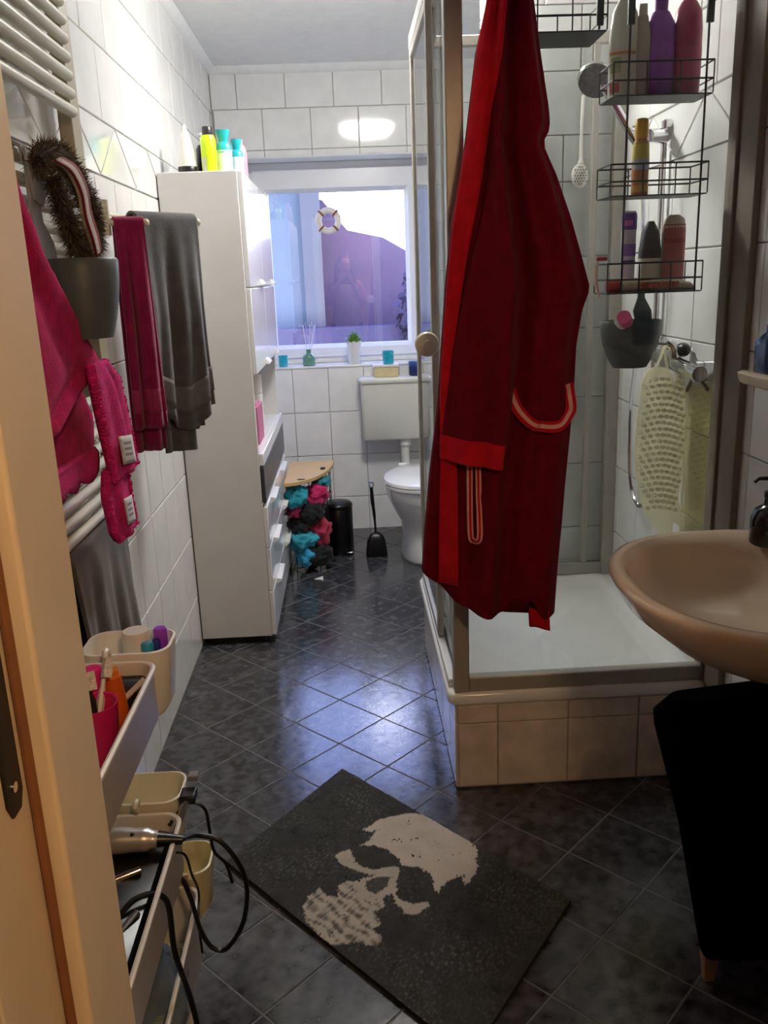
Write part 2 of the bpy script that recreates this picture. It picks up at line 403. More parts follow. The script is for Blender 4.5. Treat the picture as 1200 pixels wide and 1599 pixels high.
MB().tube([(.572, yw-.004, 1.81), (.572, yw-.004, 1.89)], .001, 5).build('cord', M('strap_brown', '8A4F32'), t)

# outside
t = thing('neighbouring_house', (.2, 9.5, 0), 'pale blue rendered house with lilac annex seen through the window at dusk', 'house')
MB().box(-3.2, .24, 9.5, 12, -3, 2.5).build('wall', M('blue_render', (.115, .14, .155), .8, var=(3, .05)), t)
MB().prism([(.24, -3), (1.5, -3), (1.5, 1.60), (1.09, 1.84), (.70, 1.93), (.44, 2.25), (.24, 2.30)], 'y', 9.9, 12).build('annex_wall', M('lilac_render', (.135, .085, .12), .8, var=(3, .1)), t)
MB().box(-3.2, 2.6, 9.2, 9.38, -3, .93).build('garden_wall', M('violet_wall', (.06, .045, .085), .8, var=(4, .1)), t)
MB().box(.22, .42, 9.4, 9.5, -3, 2.5).build('corner_pilaster', M('grey_render', (.125, .12, .115), .8, var=(3, .04)), t)
struct('floor.002', MB().box(-14, 14, YB+.6, 45, -3.2, -3.0), M('unseen_ground', '2E3826', .9, var=(2, .3)))  # unseen ground, added to keep sky light from below off the ceiling
t = thing('garden_tree', (1.9, 9.1, -1), 'dark leafy tree outside at the right edge of the window', 'tree')
MB().tube([(1.9, 9.1, -2), (1.86, 9.1, .5), (1.75, 9.1, 1.3)], [.09, .07, .05], 8).build('trunk', M('bark', '4A4038', .9, var=(20, .2)), t)
b = MB()
for i in range(1500):
    d = Vector((random.gauss(0, 1), random.gauss(0, 1), random.gauss(0, 1))).normalized()*random.random()**.4
    c = Vector((1.62, 9.1, 1.0))+Vector((d.x*.48, d.y*.3, d.z*.70)); s = random.uniform(.03, .06)
    u = Vector((random.gauss(0, 1), random.gauss(0, 1), random.gauss(0, 1))).normalized(); v = u.orthogonal().normalized()
    b.add([c-u*s, c+v*s*.5, c+u*s, c-v*s*.5], [(0, 1, 2, 3)])
o = b.build('foliage', M('dusk_leaves', (.05, .035, .06), .7, var=(5, .3)), t, smooth=False); o['kind'] = 'stuff'

# ------------------------------------------------------------------ shower
TX0, TX1, TY0, TY1 = .882, XR, 2.149, 3.128
beige_tile = M('beige_tile', 'DACDC0', .15, var=(14, .14), bump=(6, .06), rnd=1)
t = thing('shower_plinth', (1.25, 2.65, 0), 'low white tiled plinth under the square shower tray', 'plinth')
core = MB().box(TX0+.025, TX1, TY0+.007, TY1, 0, .16).box(TX0+.025, TX0+.045, TY0+.007, TY1, .16, .262).box(TX0+.045, TX1, TY0+.007, TY0+.03, .16, .262).build('core', grout, t)
def put_tile_w(parent, me, org, U, V, N):
    o = put_tile(parent, me, Vector(org)-Vector(parent.get('_o', (0, 0, 0))), U, V, N); return o
xs = [TX0+.025, 1.021, 1.221, 1.421, TX1]
for i in range(4):
    for z0, z1 in ((0.004, .205), (.205, .262)):
        put_tile_w(t, tile_mesh(xs[i+1]-xs[i]-G, z1-z0-G, mat=beige_tile), ((xs[i]+xs[i+1])/2, TY0+.007, (z0+z1)/2), (1, 0, 0), (0, 0, 1), (0, -1, 0))
ys = [TY0, TY0+.13, TY0+.33, TY0+.53, TY0+.73, TY1]
for i in range(5):
    for z0, z1 in ((0.004, .205), (.205, .262)):
        put_tile_w(t, tile_mesh(ys[i+1]-ys[i]-G, z1-z0-G, mat=beige_tile), (TX0+.025, (ys[i]+ys[i+1])/2, (z0+z1)/2), (0, -1, 0), (0, 0, 1), (-1, 0, 0))
t = thing('shower_tray', (1.25, 2.65, .262), 'square white enamel shower tray with raised rim, drain at the middle', 'shower tray')
A = lambda d, r, z: rrect(TX0+d, TX1-d*1, TY0+d, TY1-d, r, z, 6)
b = MB().loft([A(.004, .03, .262), A(0, .03, .268), A(0, .03, .290), A(.006, .028, .298), A(.055, .06, .298), A(.068, .07, .292), A(.115, .09, .205), A(.15, .08, .190), A(.30, .05, .186), A(.36, .02, .184)], True, True)
b.build('tray', enamel, t, ang=60)
MB().lathe([(.045, 0), (.045, .004), (.038, .007), (.001, .007)], (1.25, 2.64, .185), 24).build('drain_cover', chrome, t)

t = thing('shower_enclosure', (.925, 2.16, .298), 'aluminium framed corner shower enclosure with clear glass sides and a sliding door', 'shower enclosure')
FX, FY, HT = .925, 2.175, 2.17
def bar(name, x0, x1, y0, y1, z0, z1, m=None): return MB().box(x0, x1, y0, y1, z0, z1).build(name, m or alu, t, bevel=.004)
bar('corner_post', .900, .943, 2.155, 2.198, .298, HT)
bar('bottom_rail', .943, 1.602, 2.158, 2.192, .298, .342)
bar('top_rail', .943, 1.602, 2.158, 2.192, HT-.04, HT)
MB().box(1.600, 1.618, 2.056, 2.20, .298, HT).box(1.592, 1.602, 2.15, 2.20, .298, HT).build('wall_profile', M('taupe_profile', '877D70', .6, .0, var=(30, .05)), t, bevel=.003)
bar('rear_post', .897, .932, 3.06, 3.098, .298, HT)
bar('rear_bottom_rail', .932, 1.60, 3.066, 3.094, .298, .345); bar('rear_top_rail', .932, 1.60, 3.066, 3.094, HT-.035, HT)
MB().box(1.575, 1.618, 3.055, 3.10, .298, HT).box(1.50, 1.522, 3.066, 3.094, .345, HT-.035).build('rear_wall_profile', alu, t, bevel=.003)
white_alu = M('white_lacquer', 'E6E6E6', .3, var=(9, .02))
bar('side_top_rail', .890, .935, 2.198, 3.06, HT-.045, HT, white_alu)
bar('side_track', .888, .912, 2.198, 3.06, .298, .322, white_alu); bar('inner_side_track', .918, .932, 2.198, 3.06, .298, .34, white_alu)
MB().box(.945, 1.60, 2.172, 2.178, .342, HT-.04).build('front_glass', sh_glass, t)
MB().box(.934, 1.60, 3.077, 3.083, .345, HT-.035).build('rear_glass', sh_glass, t)
d = MB().box(.897, .902, 2.50, 3.04, .335, HT-.05).build('sliding_door', sh_glass, t)
MB().box(.890, .909, 3.02, 3.05, .325, HT-.045).box(.890, .909, 2.49, 2.515, .325, HT-.045).box(.890, .909, 2.515, 3.02, .325, .35).box(.890, .909, 2.515, 3.02, HT-.075, HT-.045).build('door_frame', alu, d, bevel=.003)
MB().lathe([(.034, 0), (.034, .010), (.030, .015), (.012, .017), (.012, .03)], (.868, 2.40, 1.240), 28, Matrix.Rotation(PI/2, 3, 'X')).tube([(.868, 2.395, 1.24), (.868, 2.43, 1.24), (.898, 2.51, 1.24)], .006, 8).build('door_knob', M('knob_cream', 'D2C6B6', .35, var=(10, .03)), d)
d = MB().box(.918, .923, 2.20, 2.62, .345, HT-.05).build('fixed_side_glass', sh_glass, t)
MB().box(.913, .929, 2.60, 2.625, .34, HT-.045).build('glass_edge_strip', alu, d, bevel=.003)

# mixer, hose, hand shower, brush
t = thing('shower_mixer', (1.60, 2.40, 1.15), 'chrome shower mixer with lever on the right shower wall behind the fish mat', 'tap')
MB().tube([(1.575, 2.24, 1.145), (1.575, 2.56, 1.165)], .021, 16).build('body', chrome, t)
for y_, z_ in ((2.28, 1.148), (2.52, 1.162)): MB().tube([(1.618, y_, z_), (1.575, y_, z_)], .028, 16).build('wall_flange', chrome, t)
MB().tube([(1.575, 2.42, 1.16), (1.565, 2.42, 1.205), (1.535, 2.43, 1.212), (1.49, 2.45, 1.216)], [.02, .014, .008, .006], 10, smooth=4).build('lever', chrome, t)
MB().blob((1.592, 2.41, 1.195), (.02, .03, .02), n=14, m=8).build('cap', black_plastic, t)
t = thing('hand_shower', (1.58, 2.62, 1.79), 'chrome hand shower with grey round head resting in a wall holder', 'hand shower')
MB().tube([(1.60, 2.66, 1.83), (1.60, 2.66, .75)], .009, 10).tube([(1.618, 2.66, 1.82), (1.60, 2.66, 1.82)], .016, 10).tube([(1.618, 2.66, .76), (1.60, 2.66, .76)], .016, 10).build('slide_bar', chrome, t)
MB().tube([(1.60, 2.66, 1.79), (1.535, 2.605, 1.784)], [.022, .018], 12).build('holder', chrome, t)
MB().tube([(1.515, 2.605, 1.745), (1.485, 2.60, 1.785), (1.44, 2.60, 1.855), (1.395, 2.60, 1.925)], [.011, .012, .012, .014], 10, smooth=3).build('handle', chrome, t)
axm = Vector((.35, .70, .62)).to_track_quat('Z', 'Y').to_matrix()
h = MB().lathe([(.012, .03), (.03, .022), (.047, .008), (.052, -.004), (.050, -.010)], (1.378, 2.60, 1.935), 24, axm).build('head', chrome, t)
MB().lathe([(.049, -.0102), (.047, -.014), (.002, -.014)], (1.378, 2.60, 1.935), 24, axm).build('spray_face', M('spray_grey', '7C7E80', .5, var=(90, .3)), h)
MB().tube([(1.517, 2.605, 1.745), (1.535, 2.62, 1.55), (1.56, 2.70, 1.2), (1.585, 2.82, .95), (1.59, 2.80, .72), (1.592, 2.70, .66), (1.592, 2.60, .78), (1.588, 2.55, .98), (1.58, 2.50, 1.14)], .007, 8, smooth=8).build('hose', chrome, t)
t = thing('back_brush', (1.45, 3.04, 1.7), 'long white plastic back scrubber with perforated paddle hanging in the shower corner', 'brush')
wp_ = M('white_plastic', 'E2DFD6', .4, var=(12, .03))
MB().tube([(1.462, 3.045, 1.975), (1.458, 3.045, 1.88), (1.458, 3.045, 1.79), (1.458, 3.045, 1.765)], [.006, .005, .006, .010], 8, smooth=3).build('handle', wp_, t)
MB().loft([[(1.455+q*math.cos(a), y, 1.727+q*1.45*math.sin(a)) for a in [2*PI*k/24 for k in range(24)]] for q, y in ((.022, 3.036), (.027, 3.04), (.027, 3.05), (.022, 3.054))]).build('paddle', wp_, t)
b = MB()
for i in range(-2, 3):
    for j in range(-3, 4):
        x, z = 1.455+i*.009+(j % 2)*.0045, 1.727+j*.009
        if ((x-1.455)/.023)**2+((z-1.727)/.033)**2 < 1: b.lathe([(.003, 0), (.003, .0015)], (x, 3.0355, z), 6, Matrix.Rotation(PI/2, 3, 'X'))
o = b.build('holes', M('hole_grey', '8C8A84', .7, var=(30, .05)), t); o['kind'] = 'stuff'
MB().tube([(1.462, 3.045, 1.972), (1.462, 3.06, 1.99), (1.462, 3.064, 1.975)], .003, 6).build('hook', chrome, t)

# wire racks hung inside the front glass
def wire_rack(name, label, x0, x1, levels, ztop, depth=.115, y0=2.215, hooks=()):
    t = thing(name, ((x0+x1)/2, y0, levels[-1]), label, 'shower rack', None)
    for z in levels:
        k = MB().box(x0, x1, y0, y0+depth, z-.003, z).build('basket', black_wire, t, bevel=.001)
        for h in (.032, .072):
            MB().tube([(x0, y0, z+h), (x1, y0, z+h), (x1, y0+depth, z+h), (x0, y0+depth, z+h)], .0022, 6, closed=True).build('rim_wire', black_wire, k)
        for x in (x0, x0+(x1-x0)/3, x0+(x1-x0)*2/3, x1):
            for y in (y0, y0+depth): MB().tube([(x, y, z), (x, y, z+.072)], .0018, 6).build('upright', black_wire, k)
    for x in (x0+.035, x1-.02): MB().tube([(x, y0-.004, levels[-1]), (x, y0-.004, ztop)], .0028, 6).build('suspension_rod', black_wire, t)
    for x in (x0+.035, x1-.02):
        hk = MB(); hk.box(x-.008, x+.008, y0-.012, y0-.004, ztop-.20, ztop).box(x-.008, x+.008, 2.146, y0-.004, ztop, ztop+.004).box(x-.008, x+.008, 2.146, 2.15, ztop-.05, ztop+.004)
        hk.build('hanger_strap', black_wire, t)
    return t
wire_rack('wire_rack', 'black three-tier wire rack of bottles hanging inside the front glass by the right wall', 1.312, 1.555, [1.823, 1.596, 1.362], HT+.002)
wire_rack('wire_rack', 'higher small black wire rack half hidden behind the red bathrobe', 1.045, 1.293, [1.965], HT+.002, depth=.15)

# ------------------------------------------------------------------ bottles
def bottle(name, label, x, y, z, prof, col, cap=None, capcol=None, sx=1, sy=1, cat='bottle', rough=.3, label_patch=None, group=None, bands=()):
    t = thing(name, (x, y, z), label, cat, group)
    MB().lathe(prof, (x, y, z), 24, sx=sx, sy=sy).build('body', col if not isinstance(col, str) else M('plastic_'+col, col, rough, var=(15, .04)), t, ang=50)
    if cap: MB().lathe(cap, (x, y, z), 20, sx=sx, sy=sy).build('cap', M('plastic_'+capcol, capcol, .35, var=(15, .04)), t, ang=50)
    for (z0, z1, c, a0, a1, rs) in bands:
        R = [(interp([(r, zz) for r, zz in prof], z0+(z1-z0)*k/6)*rs+.0006, z0+(z1-z0)*k/6) for k in range(7)]
        def fn(u, v):
            r, zz = R[min(6, int(round(v*6)))]; a = a0+(a1-a0)*u
            return (x+r*math.cos(a)*sx, y+r*math.sin(a)*sy, z+zz)
        MB().grid(fn, 14, 6).build('label', M('plastic_'+c, c, .45, var=(30, .06)), t)
    return t
FR = (PI*1.08, PI*1.92)
bottle('shampoo_bottle', 'tall white shampoo bottle with orange and green print, leftmost in the top rack', 1.352, 2.272, 1.823, [(.026, 0), (.029, .006), (.029, .14), (.024, .19), (.014, .215)], 'DEDACB',
       [(.013, .214), (.013, .25), (.011, .253)], 'E6E2D6', sx=1.25, bands=[(.095, .102, 'C9854E', PI*1.08, PI*1.7, 1.0), (.055, .09, 'A9B482', PI*1.12, PI*1.38, 1.0), (.012, .034, 'C66A52', PI*1.1, PI*1.35, 1.0)])
bottle('shampoo_bottle', 'beige tube bottle between the white and the purple bottle in the top rack', 1.393, 2.262, 1.823, [(.016, 0), (.019, .004), (.019, .14), (.012, .18)], 'B7A79A',
       [(.010, .18), (.010, .205)], 'C9BBAF')
bottle('shampoo_bottle', 'bright purple shampoo bottle in the middle of the top rack', 1.440, 2.272, 1.823, [(.024, 0), (.028, .006), (.0285, .13), (.027, .165), (.016, .19)], '8A2FA8',
       [(.012, .19), (.013, .215), (.012, .23)], '7A2496', sx=1.25, bands=[(.03, .12, '9A3FBA', *FR, 1.0)])
bottle('shampoo_bottle', 'magenta pink shampoo bottle at the right end of the top rack', 1.508, 2.272, 1.823, [(.024, 0), (.028, .006), (.029, .15), (.026, .19), (.016, .21)], 'A81E56',
       [(.014, .21), (.014, .24)], 'B8245F', sx=1.2, bands=[(.04, .11, 'B52A62', *FR, 1.0)])
bottle('spray_can', 'slim yellow and orange spray bottle alone in the middle rack tier', 1.404, 2.272, 1.596, [(.018, 0), (.021, .004), (.021, .045), (.021, .055), (.021, .085), (.019, .125), (.011, .142)], 'B9722E',
       [(.016, .135), (.017, .15), (.016, .178), (.012, .182)], 'E0A81E', bands=[(.085, .128, 'C9B94A', 0, 2*PI, 1.0), (.062, .088, 'A9A6B4', *FR, 1.0), (.01, .025, 'D79A45', *FR, 1.0)])
bottle('tube', 'white tube with purple and pink print standing at left in the lowest rack tier', 1.385, 2.285, 1.362, [(.014, 0), (.016, .004), (.017, .07), (.018, .19), (.016, .20)], 'CFCBE0', sx=1.1, sy=.7, cat='tube',
       bands=[(.155, .195, '6A3FB4', *FR, 1.0), (.165, .178, 'D86AC0', PI*1.2, PI*1.6, 1.01), (.09, .12, '8D6FC8', *FR, 1.0), (.07, .08, '3B2F8C', *FR, 1.0)])
bottle('lotion_bottle', 'flat cream bottle with large rose label at right in the lowest rack tier', 1.503, 2.285, 1.362, [(.024, 0), (.029, .006), (.029, .16), (.025, .178), (.012, .188)], 'D5CBB8', sx=1.05, sy=.6,
       bands=[(.03, .165, 'B8605E', PI*1.12, PI*1.88, 1.0), (.118, .13, 'A8443F', PI*1.15, PI*1.85, 1.012)])
t = thing('dark_bottle', (1.452, 2.30, 1.362), 'dark grey rounded bottle behind the rose bottle in the lowest rack tier', 'bottle')
MB().lathe([(.024, 0), (.028, .005), (.029, .10), (.022, .15), (.008, .175)], (1.447, 2.30, 1.362), 20).build('body', M('dark_bottle', '3D3B40', .4, var=(15, .1)), t)
MB().lathe([(.0285, .03), (.0296, .04), (.0296, .075), (.0286, .085)], (1.447, 2.30, 1.362), 20, cap=False).build('label', M('plastic_C5C0B4', 'C5C0B4', .45), t)
t = thing('lotion_tube', (1.44, 2.24, 1.365), 'beige tube with red cap lying along the front of the lowest rack tier', 'tube')
MB().loft([[(x, 2.243+ry*math.cos(a), 1.363+rz+rz*math.sin(a)) for a in [2*PI*k/16 for k in range(16)]] for x, ry, rz in ((1.352, .015, .015), (1.40, .017, .017), (1.48, .018, .015), (1.535, .019, .010), (1.545, .02, .003))]).build('body', M('plastic_C8B79C', 'C8B79C', .4, var=(15, .04)), t)
MB().box(1.40, 1.50, 2.2245, 2.2262, 1.371, 1.386).build('print', M('plastic_B85A44', 'B85A44', .5, var=(120, .6)), t)
MB().loft([[(x, 2.243+r*math.cos(a), 1.378+r*math.sin(a)) for a in [2*PI*k/16 for k in range(16)]] for x, r in ((1.318, .015), (1.322, .017), (1.350, .017), (1.352, .014))]).build('cap', M('plastic_A81C24', 'A81C24', .4), t)
t = thing('razor', (1.288, 2.20, 1.40), 'pink and white razor hooked on the left end of the lowest rack tier', 'razor')
MB().tube([(1.292, 2.205, 1.355), (1.281, 2.205, 1.385), (1.279, 2.205, 1.42), (1.284, 2.205, 1.445)], [.004, .005, .005, .004], 8, smooth=3).build('handle', M('plastic_D8B6A8', 'D8B6A8', .4), t)
MB().box(1.280, 1.307, 2.200, 2.212, 1.442, 1.452).build('head', M('plastic_A81C24', 'A81C24', .4), t, bevel=.002)

# grey hanging bins
def hanging_bin(label, top, bot, hook, cat='hanging bin', back=None):
    """top, bot: (cx, cy, cz, rx, ry); hook: list of points for the strap"""
    t = thing('hanging_bin', (bot[0], bot[1], bot[2]), label, cat)
    rings = []
    for k in range(9):
        s = k/8; s2 = 1-(1-s)**2.2
        c = [bot[i]+(top[i]-bot[i])*s for i in range(3)]; rx = bot[3]+(top[3]-bot[3])*s2; ry = bot[4]+(top[4]-bot[4])*s2
        rings.append([(c[0]+rx*math.cos(2*PI*j/28), c[1]+ry*math.sin(2*PI*j/28), c[2]) for j in range(28)])
    inner = [[(p[0]+(r0c[0]-p[0])*.05, p[1]+(r0c[1]-p[1])*.05, p[2]+.004) for p in r] for r, r0c in [(r, (sum(p[0] for p in r)/28, sum(p[1] for p in r)/28)) for r in rings[::-1]]]
    MB().loft(rings+inner).build('bucket', grey_plastic, t, ang=50)
    return t
t = hanging_bin('dark grey plastic hanging bin with pink-capped tube, below the three-tier wire rack', (1.405, 2.30, 1.285, .082, .055), (1.405, 2.30, 1.165, .045, .035), None)
b = MB(); b.prism([(1.432, 1.28), (1.478, 1.28), (1.475, 1.31), (1.455, 1.345), (1.453, 1.425), (1.435, 1.425), (1.436, 1.345), (1.425, 1.31)], 'y', 2.345, 2.352)
b.prism([(2.352, 1.425), (2.325, 1.425), (2.325, 1.405), (2.329, 1.405), (2.329, 1.421), (2.345, 1.421)], 'x', 1.435, 1.453)
b.build('hanging_strap', grey_plastic, t, bevel=.001)
t = thing('cream_tube', (1.36, 2.28, 1.27), 'white tube with round pink cap leaning in the grey bin of the shower', 'tube')
MB().tube([(1.402, 2.30, 1.225), (1.375, 2.27, 1.275), (1.362, 2.255, 1.297)], [.02, .02, .018], 14).build('body', M('plastic_E0DCD4', 'E0DCD4', .4), t)
MB().tube([(1.376, 2.252, 1.288), (1.362, 2.228, 1.302)], [.018, .018, .016], 16).build('cap', M('plastic_E0408C', 'E0408C', .35), t)

# fish shaped mat
t = thing('fish_bath_mat', (1.54, 2.40, 1.15), 'pale yellow fish-shaped anti-slip mat with knobs hanging from the shower mixer', 'bath mat')
FI = [(1.496,1.152),(1.475,1.122),(1.467,1.050),(1.459,0.939),(1.465,0.844),(1.479,0.766),(1.503,0.710),(1.527,0.675),(1.523,0.650),(1.567,0.651),(1.576,0.699),(1.600,0.681),(1.612,0.668),(1.606,0.720),(1.590,0.770),(1.598,0.837),(1.605,0.932),(1.603,1.025),(1.598,1.080),(1.591,1.126),(1.570,1.136),(1.558,1.108),(1.542,1.146)]
fy = lambda x, z: 2.40-.03*math.sin((x-1.46)*22)-.03*(1.15-z)
P2 = [v[:2] for v in [(p.x, p.y) for p in spline([Vector((a, b_, 0)) for a, b_ in FI], 3, True)]]
b = MB(); b.loft([[(x, fy(x, z)-.003, z) for x, z in P2], [(x, fy(x, z)+.003, z) for x, z in P2]])
fm = translucent('mat_yellow', 'FBF8E6', .75)
b.build('body', fm, t, ang=50)
def inside(pt, poly):
    x, y = pt; c = False; j = len(poly)-1
    for i in range(len(poly)):
        xi, yi = poly[i]; xj, yj = poly[j]
        if (yi > y) != (yj > y) and x < (xj-xi)*(y-yi)/(yj-yi)+xi: c = not c
        j = i
    return c
b = MB()
for j in range(24):
    for i in range(10):
        z = .735+j*.0175; x = 1.464+i*.0165+(j % 2)*.008; z += .018*math.sin((x-1.46)*25)
        if all(inside((x+dx, z+dz), P2) for dx in (-.007, .007) for dz in (-.007, .007)) and z < 1.125:
            b.blob((x, fy(x, z)-.004, z), (.0074, .009, .0052), n=9, m=6)
o = b.build('knobs', translucent('mat_knob', 'FDFBEC', .6, .25), t); o['kind'] = 'stuff'
MB().tube([(1.50, 2.39, 1.13), (1.515, 2.38, 1.17), (1.535, 2.40, 1.205), (1.545, 2.42, 1.19), (1.55, 2.40, 1.125)], .004, 6, smooth=4).build('hanging_loop', fm, t)
t = thing('anti_slip_sheet', (1.607, 2.33, .9), 'yellowed translucent sheet hanging flat on the tiles right of the fish mat', 'bath mat')
ym = glass('yellow_film', .04, (.975, .955, .80), .05)
MB().prism([(2.42, 1.09), (2.25, 1.12), (2.215, 1.05), (2.225, .68), (2.40, .66)], 'x', 1.606, 1.609).build('sheet', ym, t)
MB().tube([(1.607, 2.40, 1.08), (1.600, 2.33, 1.13), (1.607, 2.26, 1.10)], .005, 6, smooth=4).build('hanging_cord', M('cord_brown', '77695A', .5), t)

# ------------------------------------------------------------------ bathrobe
terry_dark = M('terry_wine', '6C0F20', .95, spec=.04, var=(30, .18), bump=(350, .35), sheen=.03)
terry_red = M('terry_red', 'C41A2A', .95, spec=.08, var=(30, .12), bump=(350, .35), sheen=.03)
terry_pink = M('terry_pale', 'E4A8A0', .95, spec=.05, var=(30, .1), bump=(350, .3))
RL = [(1.005, 2.17), (.984,1.988),(.959,1.890),(.934,1.709),(.902,1.548),(.884,1.408),(.871,1.262),(.858,1.110),(.836,.952),(.820,.805),(.811,.70),(.806,.56)]
RR = [(1.062, 2.17), (1.086,1.986),(1.104,1.873),(1.123,1.770),(1.126,1.730),(1.109,1.701),(1.142,1.633),(1.178,1.539),(1.205,1.453),(1.227,1.380),(1.209,1.330),(1.197,1.249),(1.194,1.157),(1.186,1.033),(1.176,.904),(1.170,.804),(1.162,.703),(1.154,.56)]
HEM = [(.79, .70), (.811,.698),(.859,.667),(.895,.630),(.949,.601),(1.019,.584),(1.027,.605),(1.077,.624),(1.116,.565),(1.151,.567), (1.2, .57)]
def hem(x):
    for (a, za), (b_, zb) in zip(HEM, HEM[1:]):
        if x <= b_: return za+(zb-za)*max(0, (x-a)/(b_-a))
    return .57
def rdepth(z): return .05 if z > 2.1 else min(.072, .05+(2.1-z)*.035)
def robe_pt(a, s):
    """a: angle round the garment, s: 0 top .. 1 hem"""
    ca, sa = math.cos(a), math.sin(a)
    z = 2.17-s*(2.17-.6)
    for _ in range(2):
        l, r = interp(RL, z), interp(RR, z); x = (l+r)/2+(r-l)/2*ca
        z = 2.17-s*(2.17-hem(x))
    l, r = interp(RL, z), interp(RR, z); x = (l+r)/2+(r-l)/2*(abs(ca)**.9*(1 if ca > 0 else -1))
    d = rdepth(z)
    y = 2.068+d*(abs(sa)**.8*(1 if sa > 0 else -1))
    k = (x-l)/max(.05, r-l); dep = min(1, (2.2-z)/.5)
    fold = .022*math.sin(k*15+1.3+z*1.1)+.013*math.sin(k*27+z*2.5)+.014*math.sin(k*7-z*2.2)+.014*noise.noise(Vector((x*11, z*2.5, 2)))
    fold -= .026*(1-abs(math.sin(k*8.2+.55*z+.35*math.sin(z*4)))**.55)
    y += -abs(sa)*fold*dep*(1 if sa < 0 else .4)
    return Vector((x, min(y, 2.146), z))
def robe_front(k, z):
    best = None; l, r = interp(RL, z), interp(RR, z); x = l+(r-l)*k
    ca = max(-1, min(1, 2*k-1)); ca = (abs(ca)**(1/.9))*(1 if ca > 0 else -1)
    a = -math.acos(ca); return robe_pt(a, (2.17-z)/(2.17-hem(x)))
t = thing('bathrobe', (1.0, 2.07, 2.17), 'dark red terry bathrobe with bright red trim hanging on the shower corner', 'bathrobe')
NA = 110
rings = [[robe_pt(2*PI*j/NA, i/90) for j in range(NA)] for i in range(91)]
MB().loft(rings, True, True).build('body', terry_dark, t, ang=80)
MB().tube([(1.02, 2.08, 2.165), (1.03, 2.10, 2.205), (1.03, 2.17, 2.225), (1.03, 2.215, 2.20)], .006, 8, smooth=5).build('hanging_loop', terry_red, t)
def strip(name, mat, Lt, Rt, z0, z1, off=.006, n=40, w=8, tilt=0, solid=.008):
    def fn(u, v):
        z = z0+(z1-z0)*v; xl, xr = interp(Lt, z), interp(Rt, z); x = xl+(xr-xl)*u
        l, r = interp(RL, z), interp(RR, z); k = max(.015, min(.985, (x-l)/(r-l)))
        p = robe_front(k, z); return (x if .02 < k < .98 else p.x, p.y-off-.004*math.sin(u*PI), z+tilt*(u-.5))
    return MB().grid(fn, w, n).build(name, mat, t, solid=solid, ang=80)
BL = [(1.0, 2.17), (.978,1.983),(.946,1.835),(.923,1.667),(.887,1.464),(.876,1.322),(.866,1.174),(.861,1.0),(.857, .9),(.849,.66)]
BR = [(1.03, 2.17), (1.019,1.982),(.998,1.834),(.976,1.692),(.931,1.462),(.908,1.320),(.892,1.173),(.897,1.0),(.900,.962),(.896,.66)]
strip('lapel_band', terry_red, BL, BR, 2.16, .676)
# the empty sleeve in front
SL = [(.992,1.76),(.989,1.704),(.965,1.555),(.931,1.420),(.900,1.266),(.876,1.120),(.862,1.03)]
SR = [(1.0,1.76),(1.024,1.703),(1.041,1.552),(1.060,1.359),(1.043,1.231),(1.021,1.113),(.998,1.01)]
def sleeve_pt(a, z, grow=1.0):
    l, r = interp(SL, z), interp(SR, z); ca, sa = math.cos(a), math.sin(a)
    x = (l+r)/2+(r-l)/2*ca*grow; k = (x-interp(RL, z))/(interp(RR, z)-interp(RL, z))
    k = max(.03, min(.97, k)); f = min(1, (1.78-z)/.35)
    base = robe_front(k, z).y
    y = base-.030*f*(.6-sa*1.0)*grow+.006*math.sin(x*60+z*6)*f
    return Vector((x, y, z-.13*(x-(l+r)/2)*f))
b = MB(); b.loft([[sleeve_pt(2*PI*j/40, 1.76-.72*i/40) for j in range(40)] for i in range(41)], True, False)
b.build('sleeve', terry_dark, t, ang=80)
b = MB(); rg = []
for i in range(7):
    z = 1.045-.058*i/6; rg.append([sleeve_pt(2*PI*j/40, z, 1.05) for j in range(40)])
rg2 = [[p+Vector((0, .004, .004)) for p in r] for r in rg[::-1]]
b.loft(rg+[[c+(p-c)*.9 for p in r] for r, c in [(r, sum(r, Vector())/40) for r in rg[::-1]]], False, False).build('cuff', terry_red, t, ang=60)
def ribbon(name, pts, wdt, mats, off, thick=.007, flat=False):
    P = spline([Vector((x, 0, z)) for x, z in pts], 8)
    y0 = None
    def mk(n_, lo, hi, extra, mat, par):
        rings = []
        for i, p in enumerate(P):
            q = P[min(i+1, len(P)-1)]-P[max(i-1, 0)]; q.normalize(); nrm = Vector((-q.z, 0, q.x))
            k = (p.x-interp(RL, p.z))/(interp(RR, p.z)-interp(RL, p.z)); yy = robe_front(max(.06, min(.94, k)), p.z).y-off-extra
            e0 = p+nrm*lo; e1 = p+nrm*hi
            rings.append([(e0.x, yy, e0.z), (e1.x, yy, e1.z), (e1.x, yy+thick, e1.z), (e0.x, yy+thick, e0.z)])
        return MB().loft(rings).build(n_, mat, par, ang=60)
    o = mk(name, -wdt/2, wdt/2, 0, mats[0], t)
    mk('stripe', -wdt*.14, wdt*.22, .002, mats[1], o); return o
ribbon('belt', [(1.022,1.158),(1.045,1.109),(1.076,1.076),(1.119,1.066),(1.155,1.074),(1.176,1.098),(1.174,1.131),(1.166,1.164)], .026, (terry_red, terry_pink), .014)
ribbon('belt_end', [(.928,.985),(.927,.866),(.929,.80),(.938,.790),(.947,.80),(.949,.849),(.948,.985)], .014, (terry_pink, terry_red), .012)
b = MB(); b.grid(lambda u, v: (1.078+.006*v+u*.05, 2.03+.006*math.sin(u*5), .64-v*(.098+.01*u)), 8, 10)
b.build('belt_tail', terry_red, t, solid=.008, ang=80)

